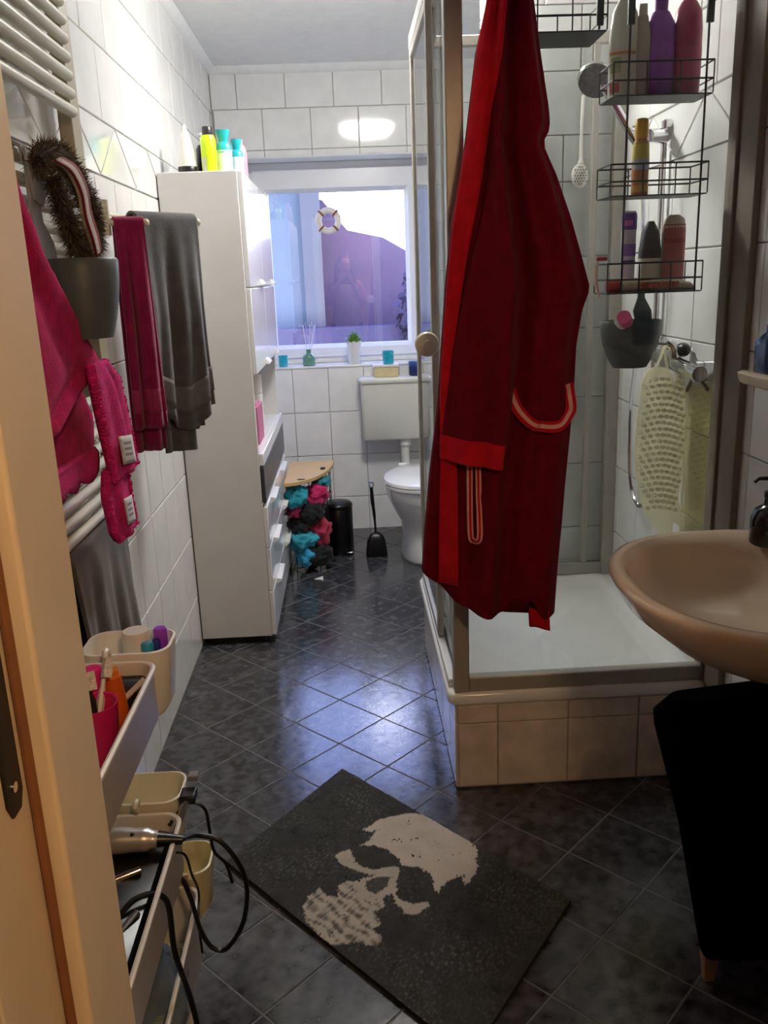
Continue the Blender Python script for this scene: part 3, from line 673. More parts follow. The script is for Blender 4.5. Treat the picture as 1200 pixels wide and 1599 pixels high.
# ------------------------------------------------------------------ tall cabinet
CX, CY0, CY1, CH = .286, 3.25, 4.30, 1.806
t = thing('tall_cabinet', (.14, 3.78, 0), 'tall white bathroom cabinet with drawers and an open shelf against the left wall', 'cabinet')
ym_ = (CY0+CY1)/2
b = MB().box(.004, CX, CY0, CY0+.018, .03, CH).box(.004, CX, CY1-.018, CY1, .03, CH).box(.004, CX, CY0+.018, CY1-.018, CH-.018, CH).box(.004, .012, CY0+.018, CY1-.018, .03, CH-.018)
for z in (.03, .575, .735, .765, 1.085, 1.40): b.box(.012, CX, CY0+.018, CY1-.018, z, z+.016)
b.box(.012, CX-.004, ym_-.008, ym_+.008, .03, .575); b.box(.012, CX-.004, ym_-.008, ym_+.008, 1.09, CH)
b.build('body', satin_white, t, bevel=.003)
MB().box(.03, CX-.03, CY0+.02, CY1-.02, 0, .03).build('plinth', black_plastic, t)
MB().box(CX, CX+.016, CY0+.002, CY1-.002, .590, .733).build('dark_drawer', M('niche_dark', '3A3A40', .35, var=(20, .1)), t, bevel=.003, label='anthracite drawer front')
halves = ((CY0+.002, ym_-.0015), (ym_+.0015, CY1-.002))
for z0, z1 in ((1.405, CH-.002), (1.088, 1.401)):
    for y0, y1 in halves:
        d = MB().box(CX, CX+.018, y0, y1, z0, z1).build('door', gloss_white, t, bevel=.003)
        MB().prism([(CX+.018, z0+.002), (CX+.036, z0+.004), (CX+.036, z0+.010), (CX+.018, z0+.028)], 'y', y1-.16, y1-.05).build('door_handle', gloss_white, d, bevel=.002)
d = MB().box(CX, CX+.018, CY0+.002, CY1-.002, .738, .785).build('shelf_edge', gloss_white, t, bevel=.003)
for z0, z1 in ((.405, .572), (.225, .401), (.034, .221)):
    for y0, y1 in halves:
        d = MB().box(CX, CX+.018, y0, y1, z0, z1).build('drawer', gloss_white, t, bevel=.003)
        MB().prism([(CX+.018, z1-.030), (CX+.040, z1-.012), (CX+.040, z1-.004), (CX+.018, z1-.001)], 'y', (y0+y1)/2-.10, (y0+y1)/2+.10).build('drawer_handle', gloss_white, d, bevel=.002)
# things on the open shelf
t = thing('pink_box', (.25, 3.50, .781), 'tall pink packet standing on the open cabinet shelf', 'box')
MB().box(.19, .272, 3.46, 3.66, .781, .935).build('carton', M('plastic_C76A92', 'C76A92', .5, var=(12, .12)), t, bevel=.003)
MB().box(.21, .262, 3.50, 3.60, .935, .945).build('flap', M('plastic_D992B4', 'D992B4', .5), t)
t = thing('brown_box', (.2, 3.40, .781), 'brown box with pale lid at the near end of the open cabinet shelf', 'box')
MB().box(.12, .245, 3.29, 3.43, .781, .97).build('carton', M('plastic_5A4234', '5A4234', .6, var=(12, .1)), t, bevel=.003)
MB().box(.118, .247, 3.288, 3.432, .97, .99).build('lid', M('plastic_B9A488', 'B9A488', .6), t, bevel=.003)
for k in range(3):
    t = thing('paper_roll', (.2, 3.85, .781+.082*k), 'white paper roll on the open cabinet shelf, '+['bottom', 'middle', 'topmost'][k]+' of the stack', 'paper roll', 'paper rolls on the cabinet shelf')
    MB().lathe([(.018, 0), (.055, 0), (.057, .005), (.057, .075), (.055, .08), (.018, .08)], (.2, 3.85, .781+.082*k), 24).build('roll', M('plastic_E4E0DA', 'E4E0DA', .8, var=(30, .04)), t)
    MB().lathe([(.0185, 0), (.0185, .0805), (.017, .0805), (.017, 0)], (.2, 3.85, .781+.082*k), 16, cap=False).build('core', M('plastic_B9A488', 'B9A488', .6), t)

# bottles on the cabinet
ZT = CH
t = thing('cone_bottle', (.105, 3.36, ZT), 'white cone-shaped bottle with black foot, leftmost on top of the cabinet', 'bottle')
MB().lathe([(.033, .028), (.034, .035), (.030, .075), (.020, .118), (.012, .145), (.008, .150), (.006, .165), (.003, .172)], (.098, 3.36, ZT), 24).build('body', M('plastic_EDEBE4', 'EDEBE4', .35), t)
MB().lathe([(.034, 0), (.0355, .003), (.0355, .026), (.034, .028)], (.098, 3.36, ZT), 24).build('foot', black_plastic, t)
bottle('pump_bottle', 'dark slim bottle with clear pump behind the white cone bottle on the cabinet', .143, 3.43, ZT, [(.02, 0), (.022, .003), (.022, .095), (.012, .11)], '1A1A1C',
       [(.004, .108), (.004, .14), (.012, .142), (.012, .152)], 'C9CACB')
bottle('spray_can', 'neon yellow spray can with black cap on top of the cabinet', .178, 3.36, ZT, [(.026, 0), (.028, .004), (.028, .118), (.022, .132)], 'CDE51C',
       [(.018, .128), (.019, .132), (.019, .158), (.017, .161)], '2E2B2B', bands=[(.012, .056, 'C8CDB0', PI*1.18, PI*1.42, 1.0)])
bottle('shampoo_bottle', 'turquoise and white bottle next to the yellow can on the cabinet', .228, 3.40, ZT, [(.026, 0), (.029, .005), (.030, .085), (.025, .105), (.016, .115)], '2BB3BE',
       [(.016, .112), (.018, .125), (.026, .148), (.026, .155)], '2BB3BE', sy=.75, bands=[(.012, .085, 'E9EFEE', *FR, 1.0), (.074, .082, '8FC7C2', PI*1.3, PI*1.55, 1.01)])
bottle('shampoo_bottle', 'smaller turquoise and white bottle, second from the right on the cabinet', .266, 3.47, ZT, [(.022, 0), (.025, .005), (.026, .07), (.022, .088), (.013, .096)], '2BB3BE',
       [(.013, .094), (.015, .105), (.021, .126), (.021, .132)], '2BB3BE', sy=.75, bands=[(.008, .07, 'EEF2F2', *FR, 1.0)])
bottle('shampoo_bottle', 'pale pink bottle at the right end of the row on top of the cabinet', .266, 3.60, ZT, [(.02, 0), (.025, .005), (.026, .10), (.020, .125), (.012, .132)], 'D3A3B8',
       [(.011, .13), (.012, .15)], 'D9B0C2', sy=.7)

# ------------------------------------------------------------------ window sill and cistern
turq = M('turquoise_glass', '1FA9C4', .08, var=(20, .1), coat=.5)
def tealight(label, x, y, z, h=.062, r=.027):
    t = thing('tealight_glass', (x, y, z), label, 'candle glass', 'turquoise tealight glasses')
    MB().lathe([(r*.85, 0), (r*.95, .004), (r, h), (r*.9, h), (r*.84, .008), (.001, .008)], (x, y, z), 24).build('glass', turq, t, ang=50)
    MB().lathe([(r*.7, .0085), (r*.7, .022), (.001, .022)], (x, y, z), 18).build('candle', M('wax_blue', '1C5F9A', .5), t)
sy_ = YB+.06
tealight('turquoise tealight glass at the left end of the window sill beside the cabinet', .28, sy_-.01, WZ0)
t = thing('reed_diffuser', (.425, sy_, WZ0), 'green glass reed diffuser with white sticks on the window sill', 'diffuser')
MB().lathe([(.032, 0), (.035, .004), (.035, .045), (.027, .062), (.014, .070), (.013, .086), (.016, .09)], (.425, sy_, WZ0), 20).build('flask', M('sage_glass', '5F8F7C', .12, var=(10, .1), coat=.4), t)
for dx, dy in ((-.018, .0), (.012, -.004), (.03, .006)):
    MB().tube([(.425+dx*.3, sy_, WZ0+.05), (.425+dx*1.3, sy_+dy, WZ0+.225)], .0022, 6).build('reed', M('reed_white', 'E0DDD8', .7), t)
t = thing('potted_grass', (.682, sy_-.005, WZ0), 'small green grass plant in a white pot with scalloped rim on the sill', 'plant')
px_ = .682
b = MB(); R = []
for z, r, am in ((0, .030, 0), (.004, .033, 0), (.085, .037, 0), (.11, .039, .002), (.125, .041, .005), (.122, .034, .004), (.10, .032, 0)):
    R.append([(px_+(r+am*math.cos(8*a))*math.cos(a), sy_-.005+(r+am*math.cos(8*a))*math.sin(a), WZ0+z+am*.8*math.cos(8*a)) for a in [2*PI*k/48 for k in range(48)]])
b.loft(R).build('pot', satin_white, t)
b = MB()
for i in range(170):
    a = random.uniform(0, 2*PI); q = random.random()**.6; o = Vector((px_+.028*q*math.cos(a), sy_-.005+.028*q*math.sin(a), WZ0+.105))
    tip = o+Vector((math.cos(a)*q*.038, math.sin(a)*q*.03, random.uniform(.05, .085)*(1-.45*q*q))); mid = (o+tip)/2+Vector((0, 0, .012)); s = Vector((-math.sin(a), math.cos(a), 0))*.0022
    b.add([o-s, o+s, mid+s, mid-s, tip], [(0, 1, 2, 3), (3, 2, 4)])
o = b.build('grass', M('grass_green', '5F8A2A', .6, var=(40, .4)), t, smooth=False); o['kind'] = 'stuff'

t = thing('cistern', (.94, 4.77, .54), 'cream plastic toilet cistern on the tiled wall below the window', 'cistern')
MB().loft([rrect(.715, 1.165, 4.712, YB, .02, .545), rrect(.708, 1.172, 4.705, YB, .02, .555), rrect(.708, 1.172, 4.702, YB, .02, .862)]).build('tank', M('cistern_cream', 'D9D8CE', .3, var=(6, .02)), t, ang=50)
MB().loft([rrect(.70, 1.18, 4.694, YB, .022, .862), rrect(.696, 1.184, 4.690, YB, .024, .870), rrect(.696, 1.184, 4.690, YB, .024, .882), rrect(.705, 1.175, 4.698, YB, .02, .890)]).build('lid', MC['cistern_cream'], t, ang=50)
pl_ = M('pipe_white', 'D4D4CE', .35, var=(9, .03))
MB().tube([(.945, 4.76, .55), (.945, 4.76, .505)], .034, 16).build('pipe_collar', pl_, t)
MB().tube([(.945, 4.76, .51), (.945, 4.755, .43), (.952, 4.73, .372), (.965, 4.67, .345), (.975, 4.60, .335)], .024, 14, smooth=5).build('flush_pipe', pl_, t)
t = thing('lidded_box', (.852, 4.77, .89), 'small beige box with white lid standing on the cistern', 'box')
MB().box(.785, .920, 4.735, 4.815, .890, .945).build('box_body', M('plastic_CDBE92', 'CDBE92', .6, var=(40, .1)), t, bevel=.004)
MB().box(.781, .924, 4.731, 4.819, .945, .958).build('lid', satin_white, t, bevel=.003)
tealight('turquoise tealight glass on the white-lidded box above the cistern', .867, 4.775, .958, .072, .032)
t = thing('blue_jar', (1.02, 4.77, .89), 'dark blue round jar at the right end of the cistern', 'jar')
MB().lathe([(.036, 0), (.040, .005), (.041, .05), (.038, .056)], (1.02, 4.775, .89), 24).build('jar_body', M('plastic_16275E', '16275E', .25, var=(9, .1)), t, ang=50)
MB().lathe([(.041, .056), (.042, .06), (.042, .076), (.039, .080), (.001, .081)], (1.02, 4.775, .89), 24).build('lid', M('plastic_2B4C8C', '2B4C8C', .3), t, ang=50)

# ------------------------------------------------------------------ toilet
t = thing('toilet', (.985, 4.4, 0), 'white ceramic toilet with closed lid, half hidden behind the shower', 'toilet')
tx = .985
def egg(z, w, y0, y1, n=36):
    cy = y0+(y1-y0)*.42; out = []
    for k in range(n):
        a = 2*PI*k/n; sy2 = (cy-y0) if math.sin(a) < 0 else (y1-cy)
        out.append((tx+w/2*math.cos(a), cy+sy2*math.sin(a), z))
    return out
MB().loft([egg(0, .20, 4.12, 4.62), egg(.015, .21, 4.11, 4.63), egg(.10, .185, 4.14, 4.60), egg(.19, .20, 4.13, 4.60), egg(.26, .27, 4.09, 4.60), egg(.33, .335, 4.055, 4.60), egg(.385, .355, 4.04, 4.60), egg(.395, .35, 4.045, 4.60)]).build('bowl', enamel, t, ang=60)
MB().tube([(tx, 4.57, .33), (tx, 4.70, .335)], .05, 18).build('spigot', enamel, t)
MB().loft([egg(.395, .36, 4.035, 4.56), egg(.40, .37, 4.03, 4.565), egg(.412, .37, 4.03, 4.565), egg(.415, .36, 4.035, 4.56)]).build('seat', enamel, t)
MB().loft([egg(.416, .365, 4.032, 4.56), egg(.420, .372, 4.028, 4.563), egg(.434, .368, 4.032, 4.56), egg(.445, .30, 4.08, 4.52), egg(.448, .15, 4.2, 4.4)]).build('lid', enamel, t)
MB().tube([(tx-.09, 4.565, .43), (tx-.05, 4.565, .43)], .012, 10).tube([(tx+.05, 4.565, .43), (tx+.09, 4.565, .43)], .012, 10).build('lid_hinge', enamel, t)

t = thing('toilet_brush', (.75, 4.33, 0), 'black toilet brush with flared holder standing on the floor before the back wall', 'toilet brush')
MB().loft([rrect(.695, .805, 4.29, 4.37, .02, 0), rrect(.693, .807, 4.288, 4.372, .02, .01), rrect(.702, .798, 4.295, 4.365, .02, .085), rrect(.718, .782, 4.305, 4.355, .018, .115), rrect(.735, .765, 4.318, 4.342, .01, .125)]).build('holder', black_plastic, t, ang=50)
MB().tube([(.749, 4.33, .12), (.745, 4.33, .22), (.738, 4.33, .30), (.735, 4.33, .37)], [.006, .008, .010, .009], 10, smooth=4).build('handle', black_plastic, t)
MB().tube([(.735+.012*math.cos(a), 4.33, .385+.014*math.sin(a)) for a in [2*PI*k/14 for k in range(14)]], .004, 8, closed=True).build('hanging_ring', chrome, t)

t = thing('pedal_bin', (.552, 4.42, 0), 'round black pedal bin on the floor beside the laundry stool', 'bin')
bc = (.552, 4.42, 0)
MB().lathe([(.076, 0), (.079, .004), (.079, .245), (.077, .248)], bc, 32).build('body', M('bin_black', '0A0A0A', .3, .3, var=(30, .2)), t, ang=50)
MB().lathe([(.079, .250), (.081, .254), (.080, .268), (.065, .279), (.02, .285), (.001, .285)], bc, 32).build('lid', MC['bin_black'], t, ang=50)
MB().box(.59, .625, 4.335, 4.365, .012, .020).build('pedal', chrome, t, bevel=.003)

# hamper with wooden half-round lid and crumpled clothes
t = thing('laundry_stool', (.36, 4.3, 0), 'wire laundry stool with half-round wooden lid and grip holes beside the cabinet', 'laundry basket')
HX, HY = .30, 4.49
def arc(r, n=22): return [(HX+r*math.cos(a)*1.0, HY-.0+r*math.sin(a)*1.0) for a in [PI*1.05+(-PI*1.05+PI*.0)*0+k/(n-1)*PI*1.0+PI*.0 for k in range(n)]]
pts = [(HX+.245*math.cos(a), 4.50+.50*math.sin(a)) for a in [PI+PI*k/24 for k in range(25)]]
pts = [(max(.31, x), y) for x, y in pts]
pl = []
for p in pts:
    if not pl or (abs(p[0]-pl[-1][0])+abs(p[1]-pl[-1][1])) > 1e-4: pl.append(p)
wood = M('birch_ply', 'C9A872', .5, var=(6, .08), bump=(60, .05))
MB().prism(pl, 'z', .470, .488).build('lid', wood, t, bevel=.002)
hl = MB()
for (x, y, dx, dy) in ((.49, 4.30, .018, .05), (.39, 4.07, .025, .02)):
    hl.loft([[(x+dx*.8*math.cos(a), y+dy*.6*math.sin(a), z) for a in [2*PI*k/14 for k in range(14)]] for z in (.4882, .4895)])
hl.build('grip_hole', M('hole_dark', '1C140C', .8), t)
b = MB()
for z in (.03, .18, .33, .465): b.tube([(max(.315, HX+.22*math.cos(a)), 4.49+.42*math.sin(a), z) for a in [PI+PI*k/20 for k in range(21)]], .003, 6)
for k in range(9):
    a = PI*1.5+PI*.5*k/8; b.tube([(max(.315, HX+.22*math.cos(a)), 4.49+.42*math.sin(a), z) for z in (0.0, .465)], .0025, 6)
b.build('wire_frame', black_wire, t)
cl = [('turquoise', '1F93A8', (.36, 4.09, .40), (.05, .06, .055)), ('magenta', 'B41E5C', (.45, 4.17, .385), (.055, .06, .05)), ('black', '101014', (.415, 4.13, .31), (.065, .06, .05)),
      ('red and pink', 'A02848', (.45, 4.19, .19), (.06, .06, .075)), ('teal', '2E9DB4', (.375, 4.11, .17), (.06, .06, .05)), ('dark navy', '14161E', (.37, 4.13, .25), (.05, .06, .05)),
      ('pink', 'C03468', (.35, 4.12, .325), (.04, .05, .04)), ('black and white', '1A1C20', (.43, 4.15, .08), (.075, .07, .06)), ('bright blue', '2A93BC', (.385, 4.10, .085), (.04, .05, .04)), ('teal green', '1E6E78', (.48, 4.22, .44), (.045, .06, .025))]
where = ['bulging at the top left under the wooden lid', 'folded below the grip hole of the wooden lid', 'in the middle of the laundry heap', 'beside the black pedal bin', 'low on the left beside the drawers', 'deep in the left of the heap', 'peeping out beside the drawer handle', 'at the bottom of the laundry stool', 'hanging lowest near the floor', 'pressed under the right rim of the wooden lid']
for i, (nm, c, p, r) in enumerate(cl):
    b = MB(); b.blob(p, [q*1.12 for q in r], .36, 7, 40, 26, seed=i+2)
    tag(b.build('crumpled_garment', M('cloth_'+nm.replace(' ', '_'), c, .9, var=(16, .25), bump=(120, .3), sheen=.1), ang=80), nm+' crumpled garment '+where[i], 'clothes', 'laundry in the wire stool')
t = thing('paper_tag', (.46, 4.06, .0), 'white paper tag lying on the floor before the laundry stool', 'paper')
MB().prism([(.43, 3.985), (.47, 4.02), (.475, 3.965)], 'z', .001, .004).build('slip', satin_white, t)

# ------------------------------------------------------------------ towel radiator
cream = M('radiator_cream', 'DCD8C6', .35, var=(9, .03))
t = thing('towel_radiator', (.05, 1.75, .9), 'cream tubular towel radiator on the left wall behind the door frame', 'radiator')
zs = [1.80+.0365*k for k in range(9)]+[1.66-.039*k for k in range(8)]+[.889+.036*k for k in range(9)]
tm = None
for z in sorted(zs, reverse=True):
    if tm is None:
        o = MB().tube([(.066, 1.30, 0), (.066, 1.302, 0), (.066, 2.083, 0), (.066, 2.087, 0)], [.009, .0125, .0125, .009], 12).build('tube', cream, t)
        tm = o.data; base = -t.location.z; o.location = (0, 0, z); continue
    o = bpy.data.objects.new('tube', tm); C.objects.link(o); o.parent = t; o.location = (0, 0, z)
colm = M('collector_beige', 'A89C84', .45, var=(9, .04))
for y in (1.36, 2.12):
    MB().box(.020, .052, y, y+.075, .86, 2.13).build('collector', colm, t, bevel=.006)
b = MB()
for y in (1.40, 2.14):
    for z in (.95, 2.05): b.tube([(-.0, y+.02, z), (.022, y+.02, z)], .012, 10)
b.build('wall_bracket', cream, t)

def drape(name, mat, p0, p1, r, front, back, amp=.012, nw=36, thick=.007, seed=0, waves=3.2, flare=0, parent=None, hemlift=None, band=None):
    """cloth over a bar from p0 to p1; hangs on the side the camera sees"""
    p0, p1 = Vector(p0), Vector(p1); d = (p1-p0); L = d.length; d.normalize()
    n = Vector((d.y, -d.x, 0)); path = []
    for k in range(15): path.append((-r, -back*(1-k/14), 'b'))
    for k in range(1, 9): path.append((-r*math.cos(PI*k/9), r*math.sin(PI*k/9), 't'))
    for k in range(29): path.append((r, -front*k/28, 'f'))
    def fn(u, v):
        i = min(len(path)-1, int(round(v*(len(path)-1)))); off, dz, side = path[i]
        return drape_pt(u, max(0, -dz), dz, off, side == 'f', p0, d, L, n, front, amp, waves, seed, flare, hemlift)
    o = MB().grid(fn, nw, len(path)-1).build(name, mat, parent, solid=thick, ang=80)
    if band:
        h0, h1, bm_ = band
        MB().grid(lambda u, v: drape_pt(u, h0+(h1-h0)*v, -(h0+(h1-h0)*v), r+thick*.5+.001, True, p0, d, L, n, front, amp, waves, seed, flare, hemlift), nw, 5).build('woven_border', bm_, parent, solid=.003, ang=80)
    return o
def drape_pt(u, hang, dz, off, isf, p0, d, L, n, front, amp, waves, seed, flare, hemlift):
    g = min(1, hang/.25)
    wv = amp*g*(math.sin(u*waves*2*PI+seed)+.6*math.sin(u*waves*4.3*PI+seed*2+hang*3)+.5*noise.noise(Vector((u*5, hang*4, seed))))
    s = 1+flare*hang
    p = p0+d*L*((u-.5)*s+.5)+n*(off+wv+(.012*g if isf else -.004*g)); p.z += dz
    if hemlift and isf: p.z += hemlift(u)*hang/front
    return p
# swivel towel rail with towels
t = thing('swivel_towel_rail', (.03, 2.45, 1.6), 'cream swivel towel rail with three arms on the left wall beyond the radiator', 'towel rail')
MB().box(0, .02, 2.385, 2.425, 1.56, 1.64).build('wall_plate', cream, t, bevel=.003)
MB().tube([(.028, 2.405, 1.555), (.028, 2.405, 1.645)], .012, 12).build('pivot', cream, t)
arms = [((.03, 2.40, 1.587), (.122, 2.446, 1.587)), ((.03, 2.41, 1.597), (.225, 2.66, 1.597)), ((.03, 2.41, 1.607), (.15, 2.76, 1.607))]
for a, c in arms:
    o = MB().tube([a, c], .0075, 10).build('arm', cream, t); MB().blob(c, (.011, .011, .011), n=12, m=8).build('end_knob', cream, o)
magenta = M('towel_magenta', '8A1848', .95, spec=.06, var=(30, .15), bump=(300, .4), sheen=.3)
greyt = M('towel_grey', '5C5B5D', .95, spec=.06, var=(24, .15), bump=(300, .4), sheen=.35)
t = thing('magenta_towel', (.08, 2.44, 1.6), 'dark magenta bath towel hanging left of the grey towel on the swivel rail', 'towel')
drape('cloth', magenta, (.045, 2.408, 1.588), (.115, 2.442, 1.588), .012, .55, .62, .010, 24, seed=1.2, waves=1.6, parent=t, flare=.35, band=(.44, .505, M('towel_magenta_border', '9A2152', .8, var=(40, .1), bump=(200, .2))))
t = thing('grey_towel', (.15, 2.58, 1.6), 'grey terry bath towel folded over the swivel rail in front of the cabinet', 'towel')
drape('cloth', greyt, (.078, 2.472, 1.598), (.213, 2.645, 1.598), .020, .56, .60, .014, 40, seed=.4, waves=1.7, parent=t, flare=.12, hemlift=lambda u: .03*math.cos(u*PI*2), band=(.44, .515, M('towel_grey_border', '6B6A6B', .85, var=(50, .1), bump=(160, .25))))
drape('inner_fold', greyt, (.085, 2.52, 1.607), (.155, 2.60, 1.600), .009, .66, .4, .008, 24, seed=2.0, waves=1.2, parent=t, flare=.2)
t = thing('dark_grey_towel', (.066, 1.85, .92), 'dark grey towel hanging over the lowest radiator tube behind the trolley', 'towel')
drape('cloth', M('towel_slate', '565250', .95, spec=.06, var=(20, .15), bump=(300, .4), sheen=.3), (.070, 1.62, .889), (.070, 2.02, .889), .018, .42, .38, .010, 40, seed=.9, waves=2.6, parent=t, flare=.10, hemlift=lambda u: -.06*u)

# pink plush towel and straps on the radiator
pink = M('plush_pink', 'BE1A5C', .95, spec=.04, var=(40, .2), bump=(260, .6), sheen=.06)
hot = M('plush_hot_pink', 'DC2C84', .95, spec=.04, var=(40, .2), bump=(260, .6), sheen=.08)
def plane_cloth(name, mat, Lt, Rt, z0, z1, x, parent, nu=26, nv=44, amp=.012, seed=0, scallop=0, thick=.010, dx=0):
    def fn(u, v):
        z = z0+(z1-z0)*v; l, r = interp(Lt, z), interp(Rt, z); y = l+(r-l)*u
        zz = z-(scallop*abs(math.sin(u*PI*5)) if v > .93 else 0)
        xx = x+dx*v+amp*(math.sin(u*7+seed+z*4)+.6*math.sin(u*15+seed*2))*min(1, v*4)
        f = .0035*noise.noise(Vector((y*130, z*130, seed)))
        return (xx, y+(f if u > .9 else 0), zz)
    return MB().grid(fn, nu, nv).build(name, mat, parent, solid=thick, ang=80)
t = thing('pink_plush_towel', (.13, 1.5, 1.6), 'large raspberry pink plush towel hanging from the radiator beside the door frame', 'towel')
plane_cloth('top_fold', pink, [(1.22, 1.63), (1.22, 1.0)], [(1.395, 1.63), (1.403,1.614),(1.431,1.552),(1.486,1.478),(1.586,1.404),(1.673,1.337),(1.758,1.274),(1.70, 1.262),(1.592,1.235),(1.458,1.185)], 1.63, 1.185, .15, t, seed=.3, amp=.008)
plane_cloth('lower_fold', pink, [(1.22, 1.3), (1.24, 1.0)], [(1.64,1.30),(1.70,1.244),(1.766,1.171),(1.757,1.119),(1.70,1.067),(1.66,1.0)], 1.30, 1.08, .118, t, seed=1.3, amp=.007, scallop=.012)
plane_cloth('frilled_hem', hot, [(1.30, 1.2), (1.30, 1.0)], [(1.72,1.12),(1.70,1.067)], 1.115, 1.072, .128, t, nv=10, seed=2.3, amp=.006, scallop=.018)
MB().tube([(.066, 1.30, 1.66), (.10, 1.34, 1.655), (.14, 1.37, 1.635)], .008, 8, smooth=4).build('hanging_loop', pink, t)
t = thing('yellow_cloth', (.10, 1.7, 1.2), 'bit of yellow cloth showing behind the pink plush towel', 'cloth')
plane_cloth('cloth', M('cloth_yellow', 'C9B41E', .9, var=(30, .1), bump=(150, .3)), [(1.66, 1.3), (1.70, 1.10)], [(1.74,1.28),(1.80,1.2),(1.82,1.12)], 1.28, 1.11, .098, t, 10, 20, amp=.004, thick=.006)
def plush_strip(label, L_, R_, z0, z1, x, tagq, seed):
    t = thing('pink_plush_mitt', (x, 1.75, z1), label, 'mitt', 'pink plush mitts on the radiator')
    plane_cloth('mitt', hot, L_, R_, z0, z1, x, t, 18, 34, amp=.006, seed=seed, thick=.018)
    b = MB()
    for side, T_ in ((0, L_), (1, R_)):
        for k in range(34):
            z = z0+(z1-z0)*(k+.5)/34; y = interp(T_, z); b.blob((x, y, z), (.009, .007, .006), .5, 9, 7, 5, seed=k)
    for k in range(10): b.blob((x, interp(L_, z1)+(interp(R_, z1)-interp(L_, z1))*k/9, z1), (.009, .008, .006), .5, 9, 7, 5, seed=k)
    o = b.build('plush_edge', hot, t); o['kind'] = 'stuff'
    lf = lambda u, v, e: (x+.015+e+.005*math.sin(u*2+seed), tagq[0]+(tagq[1]-tagq[0])*u+.012*v, tagq[2]+(tagq[3]-tagq[2])*v-.012*u)
    g = MB().grid(lambda u, v: lf(u, v, 0), 6, 6).build('care_label', M('tag_white', 'D8D2D2', .7, var=(60, .1)), t, solid=.001)
    for r in range(3): MB().grid(lambda u, v: lf(.2+.55*u, .22+.2*r+.09*v, .0009), 4, 2).build('print', M('tag_print', '8C8488', .7), g)
plush_strip('hot pink plush mitt with white care label, the upper of two', [(1.62,1.29),(1.647,1.20),(1.675,1.12),(1.70,1.045)], [(1.71,1.29),(1.796,1.244),(1.831,1.172),(1.858,1.09),(1.872,1.045)], 1.288, 1.05, .17, (1.70, 1.79, 1.138, 1.078), .2)
plush_strip('hot pink plush mitt with white care label, hanging lower down', [(1.69,1.08),(1.675,1.02),(1.70,.94),(1.73,.915)], [(1.83,1.08),(1.840,1.03),(1.848,.972),(1.862,.915)], 1.07, .915, .155, (1.722, 1.806, 1.005, .945), 1.2)

# fur headdress
t = thing('fur_trimmed_hat', (.10, 1.8, 1.6), 'brown fur-trimmed headdress with red lining and beige band on the radiator', 'hat')
FB = [(1.652,1.64),(1.70,1.662),(1.79,1.672),(1.86,1.655),(1.905,1.625),(1.95,1.60),(1.975,1.56),(1.955,1.515),(1.905,1.485)]
P = spline([Vector((.112, y, z)) for y, z in FB], 8)
b = MB()
for i, p in enumerate(P):
    for k in range(90):
        d = Vector((random.gauss(0, 1), random.gauss(0, 1), random.gauss(0, 1))).normalized(); q = p+d*random.uniform(.008, .018)
        e = q+(d+Vector((0, .3, -.2))).normalized()*random.uniform(.012, .026); s = d.orthogonal().normalized()*.0012
        b.add([q-s, q+s, e], [(0, 1, 2)])
o = b.build('fur_rim', M('fur_brown', '3A2E22', .9, var=(60, .5), col2='6E5E4A'), t, smooth=False); o['kind'] = 'stuff'
MB().tube(P, .017, 10).build('fur_core', M('fur_dark', '2E251B', .95, var=(60, .4)), t)
FB2 = [(1.70,1.62),(1.73,1.57),(1.765,1.53),(1.80,1.50),(1.85,1.482)]
P2_ = spline([Vector((.125, y, z)) for y, z in FB2], 8); b = MB()
for i, p in enumerate(P2_):
    for k in range(80):
        d = Vector((random.gauss(0, 1), random.gauss(0, 1), random.gauss(0, 1))).normalized(); q = p+d*random.uniform(.007, .017)
        e = q+(d+Vector((0, .2, -.3))).normalized()*random.uniform(.012, .024); s = d.orthogonal().normalized()*.0012
        b.add([q-s, q+s, e], [(0, 1, 2)])
o = b.build('fur_rim', MC['fur_brown'], t, smooth=False); o['kind'] = 'stuff'
MB().tube(P2_, .014, 10).build('fur_core', MC['fur_dark'], t)
bb = [(.135, 1.70, 1.652), (.145, 1.755, 1.640), (.15, 1.79, 1.605), (.15, 1.80, 1.56), (.15, 1.83, 1.52), (.145, 1.86, 1.49)]
PP = spline([Vector(p) for p in bb], 6)
MB().loft([[p+Vector((0, -.022, -.006)), p+Vector((0, .022, .006)), p+Vector((-.006, .022, .006)), p+Vector((-.006, -.022, -.006))] for p in PP]).build('band', M('band_beige', 'B5A496', .8, var=(14, .08)), t)
MB().loft([[p+Vector((-.003, .020, .006)), p+Vector((-.003, .048, .012)), p+Vector((-.010, .048, .012)), p+Vector((-.010, .020, .006))] for p in PP]).build('red_lining', M('lining_red', '7C1420', .8, var=(14, .15)), t)
MB().tube([p+Vector((.003, -.022, -.004)) for p in PP], .003, 6).build('red_piping', MC['lining_red'], t)
t = thing('red_ribbon', (.10, 1.98, 1.50), 'small shiny red ribbon hanging beside the fur headdress', 'ribbon')
MB().grid(lambda u, v: (.10+.006*math.sin(v*9), 1.93+.05*u+.02*v, 1.545-.085*v), 4, 14).build('ribbon', M('ribbon_red', 'B8242A', .35, var=(30, .2)), t, solid=.003)

